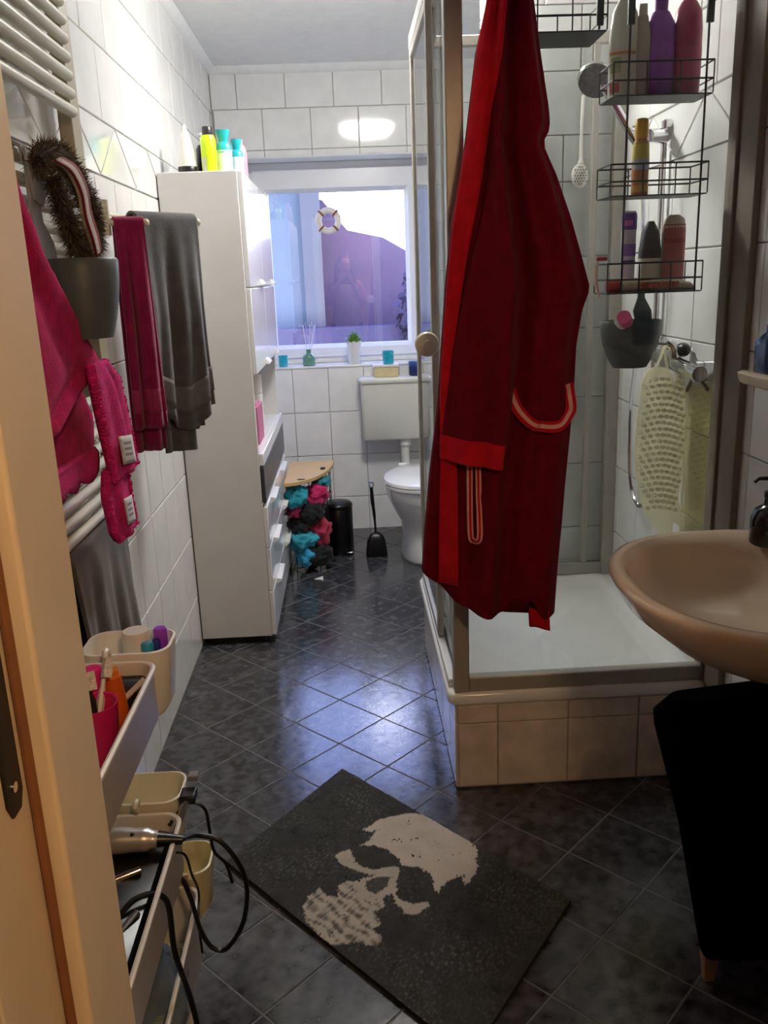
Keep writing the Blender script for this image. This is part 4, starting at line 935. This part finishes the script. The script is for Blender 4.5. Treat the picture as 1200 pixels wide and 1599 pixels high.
# big grey hanging bin on the radiator
t = hanging_bin('large dark grey plastic hanging bin on the radiator, in front of the towels', (.155, 1.705, 1.474, .066, .074), (.155, 1.69, 1.332, .046, .050), None)
b = MB().prism([(1.655, 1.46), (1.755, 1.46), (1.74, 1.51), (1.695, 1.545), (1.68, 1.64), (1.645, 1.645), (1.64, 1.56), (1.645, 1.50)], 'x', .092, .098)
b.prism([(.092, 1.64), (.092, 1.672), (.075, 1.682), (.060, 1.675), (.060, 1.668), (.074, 1.676), (.087, 1.667), (.087, 1.64)], 'y', 1.645, 1.682)
b.prism([(1.63, 1.665), (1.74, 1.65), (1.725, 1.605), (1.69, 1.57), (1.65, 1.58)], 'x', .098, .104)
b.build('hanging_strap', M('grey_plastic_light', '9A9CA0', .45, var=(15, .08)), t, bevel=.001)

# ------------------------------------------------------------------ trolley
cart_w = M('trolley_white', 'D8D2C8', .35, var=(9, .03))
t = thing('storage_trolley', (.18, 1.1, 0), 'white three-tier rolling trolley of toiletries by the left wall', 'trolley')
def tray(x0, x1, y0, y1, z, h):
    o = rrect; r = .03; w_ = .004
    rings = [o(x0+.006, x1-.006, y0+.006, y1-.006, r, z-h), o(x0, x1, y0, y1, r, z-h+.008), o(x0, x1, y0, y1, r, z-.004), o(x0-.003, x1+.003, y0-.003, y1+.003, r, z), o(x0+.002, x1-.002, y0+.002, y1-.002, r, z+.002),
             o(x0+w_, x1-w_, y0+w_, y1-w_, r-.003, z-.004), o(x0+w_, x1-w_, y0+w_, y1-w_, r-.003, z-h+.006)]
    m = MB().loft(rings).build('tray', cart_w, t, ang=40)
    MB().tube([(x, y, z+.001) for x, y, _ in o(x0, x1, y0, y1, r, 0)], .0042, 6, closed=True).build('rim', M('rim_bright', 'E9E6E0', .3), m)
    return m
tray(.03, .33, .84, 1.235, .860, .088); tray(.03, .33, .84, 1.285, .555, .095); tray(.03, .335, .84, 1.335, .366, .12)
for x, y in ((.045, .87), (.045, 1.20), (.315, .87)):
    MB().tube([(x, y, .10), (x, y, .86)], .009, 10).build('upright', cart_w, t)
MB().tube([(.318, 1.222, .10), (.318, 1.222, .25)], .011, 10).build('upright', cart_w, t)
for x, y in ((.06, .88), (.06, 1.28), (.30, .88), (.305, 1.27)):
    c = MB().lathe([(.038, -.011), (.04, -.008), (.04, .008), (.038, .011)], (x, y, .041), 24, Matrix.Rotation(PI/2, 3, 'Y')).build('caster_wheel', M('caster_grey', '5C5550', .5, var=(20, .1)), t)
    MB().box(x-.016, x+.016, y-.008, y+.008, .041, .11).build('fork', chrome, c, bevel=.002)
    b = MB()
    for k in range(5):
        a = 2*PI*k/5; b.lathe([(.006, 0), (.006, .0015)], (x+.0112, y+.022*math.cos(a), .041+.022*math.sin(a)), 8, Matrix.Rotation(PI/2, 3, 'Y'))
    b.build('hub_dot', M('rim_bright', 'E9E6E0'), c)
def hung_cup(label, x0, x1, y0, z0, z1, col='E8E6DE'):
    t = thing('hanging_cup', ((x0+x1)/2, y0+.05, z0), label, 'hanging cup', 'cups hung on the trolley end')
    r = .03
    rings = [rrect(x0+.02, x1-.02, y0+.012, y0+.075, r*.8, z0), rrect(x0+.008, x1-.008, y0+.004, y0+.088, r, z0+.02), rrect(x0, x1, y0, y0+.10, r, z1), rrect(x0+.004, x1-.004, y0+.004, y0+.096, r-.003, z1+.001), rrect(x0+.012, x1-.012, y0+.010, y0+.084, r-.004, z0+.022), rrect(x0+.024, x1-.024, y0+.016, y0+.07, r*.7, z0+.004)]
    MB().loft(rings).build('cup', M('cup_'+col, col, .35, var=(9, .03)), t, ang=50)
    MB().tube([(x0+.05, y0+.004, z1), (x0+.05, y0-.008, z1+.012), (x0+.05, y0-.020, z1+.008), (x0+.05, y0-.012, z1-.006)], .005, 6, smooth=3).build('hook', MC['cup_'+col], t)
    return t
hung_cup('cream plastic cup with a paper roll and coloured caps on the top trolley tier', .205, .345, 1.243, .755, .872)
hung_cup('pale plastic cup hooked on the end of the middle trolley tier', .205, .325, 1.293, .46, .572, 'D6D0B8')
hung_cup('yellowish plastic cup hooked on the end of the lowest trolley tier', .27, .35, 1.343, .275, .388, 'CFC69C')
bottle('paper_roll', 'small white roll standing in the cup of the top trolley tier', .287, 1.292, .80, [(.02, 0), (.022, .003), (.022, .088), (.020, .092)], 'DFDBD2', cat='roll')
def cap_tube(label, x, y, z, h, r, c, cat='tube'):
    bottle('tube', label, x, y, z, [(r*.9, 0), (r, .004), (r, h*.6), (r*.85, h*.7)], c, [(r*.95, h*.68), (r, h*.72), (r, h-.003), (r*.8, h)], c, cat=cat)
cap_tube('turquoise capped tube in the cup of the top trolley tier', .308, 1.274, .80, .078, .010, '2A8FB0')
cap_tube('dark blue capped tube in the cup of the top trolley tier', .318, 1.290, .80, .075, .007, '2C2E7A')
cap_tube('bright violet capped tube in the cup of the top trolley tier', .322, 1.308, .80, .088, .011, '9A3FD0')
# inside the top tier: pink tumbler with brushes
t = thing('toothbrush_tumbler', (.24, .98, .772), 'hot pink plastic toothbrush tumbler in the top trolley tier', 'tumbler')
tp = M('tumbler_pink', 'D81A66', .3, var=(9, .04)); tc_ = (.272, 1.095, .7785)
MB().lathe([(.024, 0), (.027, .003), (.033, .088), (.034, .09), (.031, .089), (.025, .006), (.001, .006)], tc_, 28).build('tumbler', tp, t, ang=50)
def brush(label, tip, col, foot):
    t = thing('toothbrush', foot, label, 'toothbrush')
    F_, T_ = Vector(foot), Vector(tip); d = (T_-F_).normalized()
    MB().tube([F_, F_+(T_-F_)*.5, F_+(T_-F_)*.8, T_], [.0045, .006, .0035, .005], 8, smooth=3).build('handle', M('plastic_'+col, col, .35), t)
    e = d.orthogonal().normalized(); e = Vector((.5, -.6, .2)); e = (e-d*e.dot(d)).normalized(); g = d.cross(e)
    hd = MB(); a = T_-d*.026
    hd.loft([[a+d*q+g*s1*.006+e*e1 for s1, e1 in ((-1, .003), (1, .003), (1, .014), (-1, .014))] for q in (0, .026)])
    hd.build('bristles', M('bristle', 'D8D0C8', .7, var=(200, .3)), t)
brush('white toothbrush with pale bristles leaning in the pink tumbler', (.278, 1.155, .905), 'C8C0BC', (.268, 1.085, .795))
brush('black toothbrush leaning to the left in the pink tumbler', (.255, 1.135, .895), '1A1416', (.276, 1.088, .80))
t = thing('pink_tube', (.24, 1.155, .778), 'hot pink capped tube standing behind the tumbler in the top tier', 'tube')
MB().tube([(.254, 1.165, .776), (.254, 1.165, .884), (.254, 1.165, .889)], [.015, .015, .012], 18).build('body', M('plastic_D81A78', 'D81A78', .35), t)
t = thing('orange_tube', (.288, 1.165, .778), 'orange capped tube standing in the top trolley tier beside the pink one', 'tube')
MB().tube([(.288, 1.165, .776), (.278, 1.168, .872)], .0145, 18).build('body', M('plastic_D2601C', 'D2601C', .35), t)
MB().tube([(.278, 1.168, .872), (.277, 1.1682, .882)], .0125, 18).build('cap', M('plastic_E07A20', 'E07A20', .35), t)
t = thing('dark_pouch', (.15, 1.08, .775), 'black toiletry pouch filling the back of the top trolley tier', 'bag')
MB().loft([rrect(.04, .318, 1.185, 1.228, .015, .777), rrect(.038, .322, 1.186, 1.229, .015, .79), rrect(.038, .322, 1.186, 1.229, .015, .835), rrect(.045, .315, 1.20, 1.222, .01, .846)]).loft([rrect(.04, .22, .86, 1.13, .03, .777), rrect(.038, .232, .85, 1.135, .03, .79), rrect(.05, .22, .86, 1.12, .03, .815), rrect(.08, .19, .90, 1.08, .03, .825)]).build('pouch', M('pouch_black', '120E0D', .6, var=(20, .3), bump=(60, .3)), t)
MB().tube([(.285, 1.178, .825), (.318, 1.20, .850)], .0045, 8).build('zip_pull', M('plastic_C8C4C0', 'C8C4C0', .4), t)
# middle tier: trimmer, curling iron and leads
t = thing('hair_trimmer', (.25, 1.2, .57), 'silver hair straightener resting across the middle trolley tier', 'hair straightener')
MB().tube([(.16, 1.19, .562), (.22, 1.20, .570), (.28, 1.205, .566), (.305, 1.207, .563)], [.020, .021, .019, .015], 16, smooth=4).build('body', M('silver_plastic', 'B9B2AC', .3, .5, var=(10, .05)), t)
MB().tube([(.305, 1.207, .563), (.345, 1.21, .558)], [.012, .007], 10).build('cord_guard', black_plastic, t)
MB().blob((.27, 1.195, .584), (.004, .004, .003), n=8, m=6).build('button', black_plastic, t)
t = thing('tool_bag', (.2, 1.06, .465), 'shiny black bag filling the middle trolley tier under the silver straightener', 'bag')
MB().loft([rrect(.042, .318, .855, 1.270, .03, .463), rrect(.040, .320, .852, 1.273, .03, .475), rrect(.040, .320, .852, 1.274, .03, .533), rrect(.055, .312, .87, 1.262, .03, .543), rrect(.12, .26, .95, 1.18, .03, .548)]).build('bag_body', M('tool_black', '0C0A0A', .3, var=(20, .3)), t)
for k, (a, b_) in enumerate((((.24, .93, .530), (.305, 1.06, .548)), ((.18, 1.10, .542), (.29, 1.15, .552)))):
    t = thing('curling_iron', a, ['black curling iron lying at the near edge of the middle trolley tier', 'black curling iron lying crosswise before the silver straightener'][k], 'curling iron')
    a, b_ = Vector(a), Vector(b_)
    MB().tube([a, a+(b_-a)*.55], .010, 12).build('grip', black_plastic, t); MB().tube([a+(b_-a)*.55, b_], .006, 12).build('barrel', chrome, t)
t = thing('hairbrush', (.34, 1.30, .58), 'dark flat hairbrush with grey tip sticking out of the middle trolley tier', 'brush')
MB().tube([(.318, 1.26, .535), (.338, 1.30, .575)], .006, 8).build('handle', chrome, t)
MB().box(.325, .352, 1.292, 1.325, .566, .582).build('head', black_plastic, t, bevel=.003)
MB().box(.335, .352, 1.326, 1.345, .590, .600).build('tip', M('plastic_7C7876', '7C7876', .4), t, bevel=.002)
def cord(label, pts, r=.0042):
    o = MB().tube(pts, r, 8, smooth=10).build('power_cord', M('cord_black', '080808', .35, var=(30, .2)))
    return tag(o, label, 'cord')
cord('thick black cord looping out from the silver straightener over the floor', [(.343,1.21,.558),(.361,1.25,.536),(.40,1.25,.518),(.432,1.25,.448),(.424,1.25,.365),(.392,1.25,.308),(.366,1.25,.308),(.348,1.25,.345),(.336,1.25,.417),(.322,1.25,.455),(.305,1.22,.46),(.29,1.18,.50)])
cord('thin black cord arching up from the end of the middle trolley tier', [(.31,1.27,.545),(.330,1.30,.560),(.348,1.30,.566),(.366,1.30,.550),(.370,1.30,.505),(.374,1.30,.466),(.392,1.30,.440),(.40,1.30,.40)], .003)
cord('black cord hanging straight down over the long side of the trolley', [(.27,1.04,.54),(.300,1.08,.556),(.337,1.10,.535),(.341,1.10,.440),(.356,1.10,.352),(.362,1.10,.29),(.36,1.10,.20),(.37,1.12,.03)], .0045)
cord('thin brown cord over the white edge of the lowest trolley tier', [(.30,1.21,.53),(.340,1.22,.525),(.343,1.25,.46),(.344,1.28,.40),(.343,1.26,.36),(.346,1.25,.30)], .0022)
t = thing('folded_cloth', (.27, 1.15, .25), 'blue-grey folded cloth spilling over the lowest trolley tier', 'cloth')
MB().blob((.295, 1.12, .325), (.05, .10, .055), .3, 6, 30, 18, seed=12).build('cloth', M('cloth_bluegrey', '55616C', .9, var=(12, .2), bump=(120, .3)), t, ang=80)
t = thing('woven_mat', (.25, 1.0, .27), 'grey-green ribbed woven cloth in the lowest trolley tier', 'cloth')
b = MB()
for k in range(26): b.tube([(.20, .90+.012*k, .345-.0*k), (.325, .895+.012*k, .352)], .0065, 6)
b.build('rib', M('cloth_ribbed', '77796A', .9, var=(30, .25)), t)

# ------------------------------------------------------------------ skull rug
t = thing('bath_rug', (.7, 1.77, 0), 'anthracite bath rug with a cream skull print lying askew on the floor', 'rug')
CR = [(.634,1.968),(.669,2.006),(.722,2.025),(.775,2.028),(.825,2.008),(.872,1.966),(.904,1.915),(.916,1.856),(.906,1.790),(.884,1.745),(.870,1.729),(.871,1.769),(.838,1.755),(.816,1.734),(.802,1.708),(.796,1.742),(.790,1.782),(.765,1.805),(.722,1.818),(.712,1.850),(.689,1.883),(.657,1.902),(.620,1.905),(.650,1.933),(.667,1.965),(.646,1.960)]
BW = [(.554,1.873),(.574,1.884),(.595,1.892),(.603,1.860),(.614,1.828),(.646,1.811),(.694,1.815),(.717,1.807),(.707,1.761),(.700,1.722),(.718,1.694),(.739,1.681),(.773,1.683),(.783,1.672),(.744,1.644),(.722,1.651),(.702,1.679),(.689,1.723),(.687,1.763),(.677,1.787),(.645,1.790),(.598,1.815),(.575,1.832),(.562,1.851)]
JW = [(.567,1.757),(.590,1.777),(.621,1.757),(.643,1.716),(.673,1.708),(.672,1.676),(.649,1.658),(.662,1.626),(.647,1.607),(.667,1.577),(.649,1.555),(.604,1.573),(.575,1.570),(.544,1.568),(.518,1.609),(.487,1.651),(.483,1.704),(.495,1.730),(.521,1.755),(.529,1.738),(.544,1.725),(.563,1.718)]
MX = [(.598,1.771),(.629,1.780),(.661,1.788),(.696,1.791),(.705,1.728),(.673,1.708),(.642,1.690),(.605,1.731)]
NO = [(.629,1.766),(.661,1.780),(.688,1.780),(.683,1.746),(.658,1.721),(.634,1.734)]
c0 = Vector((.573, 2.270)); ea = Vector((1.107, 1.662))-c0; eb = Vector((.281, 1.874))-c0
NU, NV = 230, 150
v = []; colr = []
for j in range(NV+1):
    for i in range(NU+1):
        p = c0+ea*(i/NU)+eb*(j/NV); q = Vector((p.x, p.y, 0))
        d_ = Vector((p.x*.66-p.y*.75, p.x*.75+p.y*.66)); n1 = noise.noise(q*160); n2 = noise.noise(q*30+Vector((3, 1, 0)))
        v.append((p.x+.0012*n1, p.y+.0012*n2, .0122+.0009*n1+.001*n2))
        jit = (p.x+.006*noise.noise(q*50)+.007*noise.noise(q*130), p.y+.004*noise.noise(q*60+Vector((9, 4, 0)))+.002*noise.noise(q*150+Vector((5, 5, 0))))
        li = 0
        if inside(jit, CR): li = 1.0
        elif inside(jit, BW): li = .82
        elif inside(jit, JW) or inside(jit, MX):
            d = (p-Vector((.567, 1.757))).dot(Vector((.72, -.69))); e = (p-Vector((.567, 1.757))).dot(Vector((.69, .72)))
            tooth = math.sin(e*230+d*25+3*noise.noise(q*25))*.55+math.sin(d*120)*.3+noise.noise(Vector((d*160, e*35, 4)))*1.1
            li = max(.12, min(.9, .75+tooth*.75)) if not inside(jit, MX) else .85
        if inside(jit, NO): li = .05
        if li > .5: li *= .92+.12*noise.noise(q*22)+.10*n1
        sp_ = max(0, noise.noise(Vector((d_.x*210, d_.y*95, 7)))-.02)*.9*(.5+noise.noise(q*9)) if li < .3 else 0
        base = Vector((.040, .041, .039))+Vector((.16, .157, .145))*max(0, sp_)+Vector((.012, .012, .012))*n2
        colr.append(tuple(base*(1-min(1, max(0, li)))+Vector((.52, .46, .38))*max(0, li))+(1,))
f = [(j*(NU+1)+i, j*(NU+1)+i+1, (j+1)*(NU+1)+i+1, (j+1)*(NU+1)+i) for j in range(NV) for i in range(NU)]
m = MB(); m.add(v, f); o = m.build('pile', M('rug_pile', (.8, .8, .8), 1.0, spec=.03, attr='Col', bump=(500, .5), sheen=.08), t, ang=180)
at = o.data.color_attributes.new('Col', 'FLOAT_COLOR', 'POINT')
at.data.foreach_set('color', [x for c in colr for x in c])
qd = [c0, c0+ea, c0+ea+eb, c0+eb]
MB().loft([[(p.x, p.y, z) for p in qd] for z in (.001, .0115)]).build('backing', M('rug_backing', '141414', .9, var=(40, .2)), t)

# ------------------------------------------------------------------ washbasin
bas = M('basin_beige', 'EAD6BE', .12, var=(4, .03), coat=.3)
t = thing('washbasin', (1.40, 1.49, .85), 'beige ceramic washbasin on the right wall in front of the shower', 'washbasin')
def ov(sx, sy, z, cx=1.40, cy=1.49, xm=1.612, n=56, p=1.0):
    out = []
    for k in range(n):
        a = 2*PI*k/n; ca, sa = math.cos(a), math.sin(a)
        e = .9 if ca < 0 else .62
        x = cx+sx*(abs(ca)**e)*(1 if ca > 0 else -1); y = cy+sy*(abs(sa)**(.9))*(1 if sa > 0 else -1)
        out.append((min(x, xm), y, z))
    return out
R = [ov(.09, .10, .695, 1.46), ov(.15, .17, .705, 1.45), ov(.205, .235, .745, 1.43), ov(.245, .283, .80, 1.405), ov(.258, .298, .832), ov(.264, .304, .845), ov(.262, .302, .854), ov(.252, .292, .858), ov(.236, .276, .856),
     ov(.205, .250, .842, 1.375, 1.49, 1.55), ov(.19, .235, .81, 1.375, 1.49, 1.545), ov(.165, .205, .765, 1.38, 1.49, 1.53), ov(.12, .15, .738, 1.385), ov(.05, .05, .728, 1.385), ov(.02, .02, .727, 1.385)]
MB().loft(R).build('bowl', bas, t, ang=70)
MB().lathe([(.024, 0), (.024, .003), (.017, .004), (.001, .002)], (1.385, 1.49, .728), 20).build('drain_ring', chrome, t)
MB().lathe([(.07, .0), (.065, .1), (.055, .40), (.07, .60), (.09, .70)], (1.545, 1.49, 0), 24, sx=.75).build('pedestal', bas, t)
t = thing('soap_dispenser', (1.50, 1.70, .85), 'black soap dispenser with pump on the back rim of the washbasin', 'soap dispenser')
c_ = (1.515, 1.685, .853)
MB().lathe([(.036, 0), (.040, .004), (.040, .055), (.032, .075), (.016, .085), (.014, .10)], c_, 24).build('body', M('dispenser_black', '0E0D0D', .18, var=(15, .2), coat=.4), t, ang=50)
MB().lathe([(.016, .10), (.016, .112), (.006, .114), (.006, .135), (.011, .136), (.011, .146)], c_, 16).tube([(1.515, 1.685, .994), (1.485, 1.688, .994), (1.476, 1.69, .986)], [.005, .004, .004], 8).build('pump', black_plastic, t)

# ------------------------------------------------------------------ glass shelf with bottles at the right edge
t = thing('wall_shelf', (1.56, 1.70, 1.19), 'beige ceramic wall shelf beside the shower frame above the washbasin', 'shelf')
MB().loft([rrect(1.50, 1.617, 1.40, 1.855, .03, 1.172), rrect(1.494, 1.617, 1.394, 1.861, .034, 1.178), rrect(1.490, 1.617, 1.39, 1.865, .036, 1.196), rrect(1.498, 1.617, 1.398, 1.857, .03, 1.200)]).build('plate', bas, t, ang=50)
b = MB()
for y in (1.46, 1.79): b.box(1.56, 1.617, y-.012, y+.012, 1.135, 1.174)
b.build('bracket', bas, t, bevel=.004)
t = thing('blue_bottle', (1.54, 1.775, 1.20), 'dark blue flat mouthwash bottle with pale label on the wall shelf', 'bottle')
MB().loft([rrect(1.51, 1.555, 1.74, 1.81, .012, 1.2005), rrect(1.508, 1.557, 1.738, 1.812, .014, 1.206), rrect(1.508, 1.557, 1.738, 1.812, .014, 1.265), rrect(1.522, 1.543, 1.762, 1.788, .008, 1.285), rrect(1.522, 1.543, 1.762, 1.788, .008, 1.30)]).build('body', M('bottle_blue', '123A66', .15, var=(9, .1)), t, ang=50)
MB().box(1.512, 1.550, 1.7365, 1.7375, 1.212, 1.258).build('label', M('plastic_C4A8B4', 'C4A8B4', .5, var=(60, .3)), t)
MB().lathe([(.014, 0), (.014, .022), (.012, .024)], (1.5325, 1.775, 1.3005), 18).build('cap', M('plastic_DADADA', 'DADADA', .4), t)
t = thing('green_bottle', (1.55, 1.70, 1.2), 'pale green bottle with black cap at the right edge of the wall shelf', 'bottle')
MB().lathe([(.028, 0), (.031, .005), (.031, .12), (.022, .15), (.015, .158)], (1.556, 1.695, 1.2005), 24).build('body', M('plastic_8FA07E', '8FA07E', .3, var=(15, .1)), t, ang=50)
MB().lathe([(.019, .155), (.020, .158), (.020, .225), (.018, .23)], (1.556, 1.695, 1.2005), 20).build('cap', black_plastic, t)

# ------------------------------------------------------------------ black tub chair under the basin
t = thing('covered_chair', (1.42, 1.6, 0), 'black covered chair with pale wooden legs, its back toward the door, under the washbasin', 'chair')
blk = M('chair_black', '060606', .9, spec=.05, var=(30, .3), bump=(200, .2))
def ch(sx0, sx1, y0, y1, z, rise=0, r=.06):
    out = []
    for x, y, _ in rrect(sx0, sx1, y0, y1, r, z, 7):
        dx, dy = x-1.18, y-1.40; c, s = math.cos(-.33), math.sin(-.33)
        out.append((1.18+dx*c-dy*s, 1.40+dx*s+dy*c, z+rise*(x-sx0)/(sx1-sx0)))
    return out
def panel(sx0, sx1, z, lift=.05, y0=1.40, y1=1.455):
    return ch(sx0, sx1, y0, y1, z, lift, .022)
MB().loft([panel(1.297, 1.50, .105, .05), panel(1.29, 1.51, .118, .05), panel(1.235, 1.555, .40, .05), panel(1.182, 1.59, .60, .10), panel(1.180, 1.60, .622, .115), panel(1.205, 1.60, .650, .105)]).build('backrest', blk, t, ang=60)
MB().loft([ch(1.31, 1.50, 1.455, 1.72, .10, 0, .04), ch(1.29, 1.52, 1.455, 1.74, .12, 0, .04), ch(1.25, 1.55, 1.455, 1.76, .40, 0, .04), ch(1.252, 1.548, 1.455, 1.758, .425, 0, .04), ch(1.27, 1.53, 1.47, 1.74, .44, 0, .04)]).build('seat', blk, t, ang=60)
leg = M('leg_beech', 'A8806A', .5, var=(12, .12))
for x, y in ((1.332, 1.425), (1.47, 1.365), (1.385, 1.56), (1.525, 1.51)):
    MB().loft([rrect(x-.010, x+.010, y-.010, y+.010, .004, 0, 2), rrect(x-.022, x+.022, y-.02, y+.02, .006, .112, 2)]).build('leg', leg, t)

# ------------------------------------------------------------------ photographer mirrored in the window pane
t = thing('person', (.65, -.42, 0), 'person in a cream top mirrored in the window, holding up a phone', 'person')
skin = M('skin', 'C58F72', .55, var=(20, .06), sss=.1); top = M('top_cream', 'CFC4B4', .9, var=(20, .08), bump=(150, .2)); hair = M('hair_brown', '3A1F18', .6, var=(60, .3)); trs = M('trousers_dark', '24242C', .9, var=(20, .1))
def skinned(name, pts, edges, rad, mat, parent, sub=2):
    off = Vector(parent.get('_o', (0, 0, 0)))
    me = bpy.data.meshes.new(name); me.from_pydata([tuple(Vector(p)-off) for p in pts], edges, []); o = bpy.data.objects.new(name, me); C.objects.link(o); o.parent = parent; o['_o'] = tuple(off)
    o.modifiers.new('skin', 'SKIN'); 
    for i, r in enumerate(rad):
        r = r if isinstance(r, tuple) else (r, r); me.skin_vertices[0].data[i].radius = r
    for i in range(len(pts)): me.skin_vertices[0].data[i].use_root = (i == 0)
    s = o.modifiers.new('sub', 'SUBSURF'); s.levels = sub; s.render_levels = sub; me.materials.append(mat)
    o.modifiers['skin'].use_smooth_shade = True
    return o
X, Y = .65, -.42
pts = [(X, Y, .92), (X, Y+.01, 1.10), (X, Y, 1.27), (X, Y-.005, 1.36), (X, Y, 1.43), (X, Y+.01, 1.50), (X, Y+.015, 1.57), (X, Y+.01, 1.62)]
rad = [(.15, .11), (.125, .095), (.15, .105), (.10, .07), (.05, .05), (.065, .075), (.072, .09), (.05, .06)]
ed = [(i, i+1) for i in range(7)]
def lim(chain, r, root):
    global pts, rad, ed
    k = root
    for p, q in zip(chain, r):
        pts.append(p); rad.append(q); ed.append((k, len(pts)-1)); k = len(pts)-1
    return k
for s in (-1, 1):
    lim([(X+s*.17, Y, 1.35), (X+s*.21, Y+.06, 1.12), (X+s*.13, Y+.25, 1.24), (X+s*.075, Y+.355, 1.375)], [.055, .045, .038, .026], 3)
    lim([(X+s*.09, Y, .86), (X+s*.095, Y+.01, .48), (X+s*.10, Y-.02, .09), (X+s*.11, Y+.07, .035), (X+s*.115, Y+.14, .03)], [.085, .058, .042, .035, .028], 0)
body = skinned('body', pts, ed, rad, skin, t)
for s in (-1, 1):
    hp = Vector((X+s*.072, Y+.365, 1.395))
    skinned('hand', [hp+Vector((0, -.02, -.02)), hp+Vector((-s*.005, 0, .015))], [(0, 1)], [.024, (.03, .018)], skin, t, 1)
    for k in range(4):
        b0 = hp+Vector((s*.002, .006, -.012+.019*k)); L = (.85, 1, .97, .78)[k]
        skinned('finger', [b0, b0+Vector((-s*.004, .030*L, .004)), b0+Vector((-s*.022, .040*L, .004)), b0+Vector((-s*.036, .036*L, .003))], [(0, 1), (1, 2), (2, 3)], [.0095, .009, .008, .0075], skin, t, 1)
    b0 = hp+Vector((-s*.012, -.004, .0)); skinned('thumb', [b0, b0+Vector((-s*.020, -.010, .012)), b0+Vector((-s*.036, -.004, .024))], [(0, 1), (1, 2)], [.012, .010, .0085], skin, t, 1)
hd = Vector((X, Y+.012, 1.56))
fc = MB()
fc.blob(hd+Vector((0, .008, 0)), (.074, .092, .112), 0, n=28, m=20).build('head', skin, t)
MB().loft([[hd+Vector((dx*sx, .10+dy, dz)) for sx in (-1, 0, 1) for dy in ((-.012,) if sx else (0,))] for dx, dz in ((.007, .03), (.010, .0), (.016, -.022), (.010, -.030))]).build('nose', skin, t)
for s in (-1, 1):
    MB().blob(hd+Vector((s*.031, .086, .022)), (.013, .010, .008), n=12, m=8).build('eye', M('eye_dark', '2A201C', .2), t)
    MB().blob(hd+Vector((s*.076, .0, .0)), (.010, .022, .032), n=12, m=8).build('ear', skin, t)
MB().blob(hd+Vector((0, .090, -.052)), (.026, .010, .007), n=12, m=8).build('mouth', M('lip', '9A4A48', .5), t)
MB().blob(hd+Vector((0, -.018, .022)), (.088, .094, .115), .15, 6, 30, 20, seed=3).build('hair', hair, t)
for s in (-1, 1):
    MB().tube([hd+Vector((s*.07, .02, .06)), hd+Vector((s*.092, .02, -.05)), hd+Vector((s*.10, .03, -.18)), hd+Vector((s*.09, .05, -.27))], [.03, .035, .035, .02], 12, smooth=4).build('hair_lock', hair, t)
MB().loft([[(X+rx*math.cos(a), Y+.005+ry*math.sin(a), z) for a in [2*PI*k/32 for k in range(32)]] for z, rx, ry in ((.84, .185, .135), (.95, .175, .128), (1.08, .150, .118), (1.20, .165, .132), (1.28, .172, .128), (1.345, .15, .10), (1.37, .105, .085))]).build('top', top, t)
for s in (-1, 1):
    MB().tube([(X+s*.09, Y, .90), (X+s*.095, Y+.01, .48), (X+s*.10, Y-.015, .08)], [.102, .078, .062], 18, smooth=5).build('trouser_leg', trs, t)
    MB().loft([[(X+s*.112+rx*math.cos(a), Y+.05+ry*math.sin(a), z) for a in [2*PI*k/20 for k in range(20)]] for z, rx, ry in ((0, .045, .125), (.02, .047, .128), (.05, .042, .115), (.075, .036, .07))]).build('shoe', black_plastic, t)
t = thing('phone', (.65, -.03, 1.42), 'dark phone held up in both hands by the person in the mirrored doorway', 'phone')
ph = MB().box(.578, .722, -.030, -.022, 1.355, 1.431).build('phone_body', M('phone_black', '101014', .2, var=(9, .1)), t, bevel=.003)
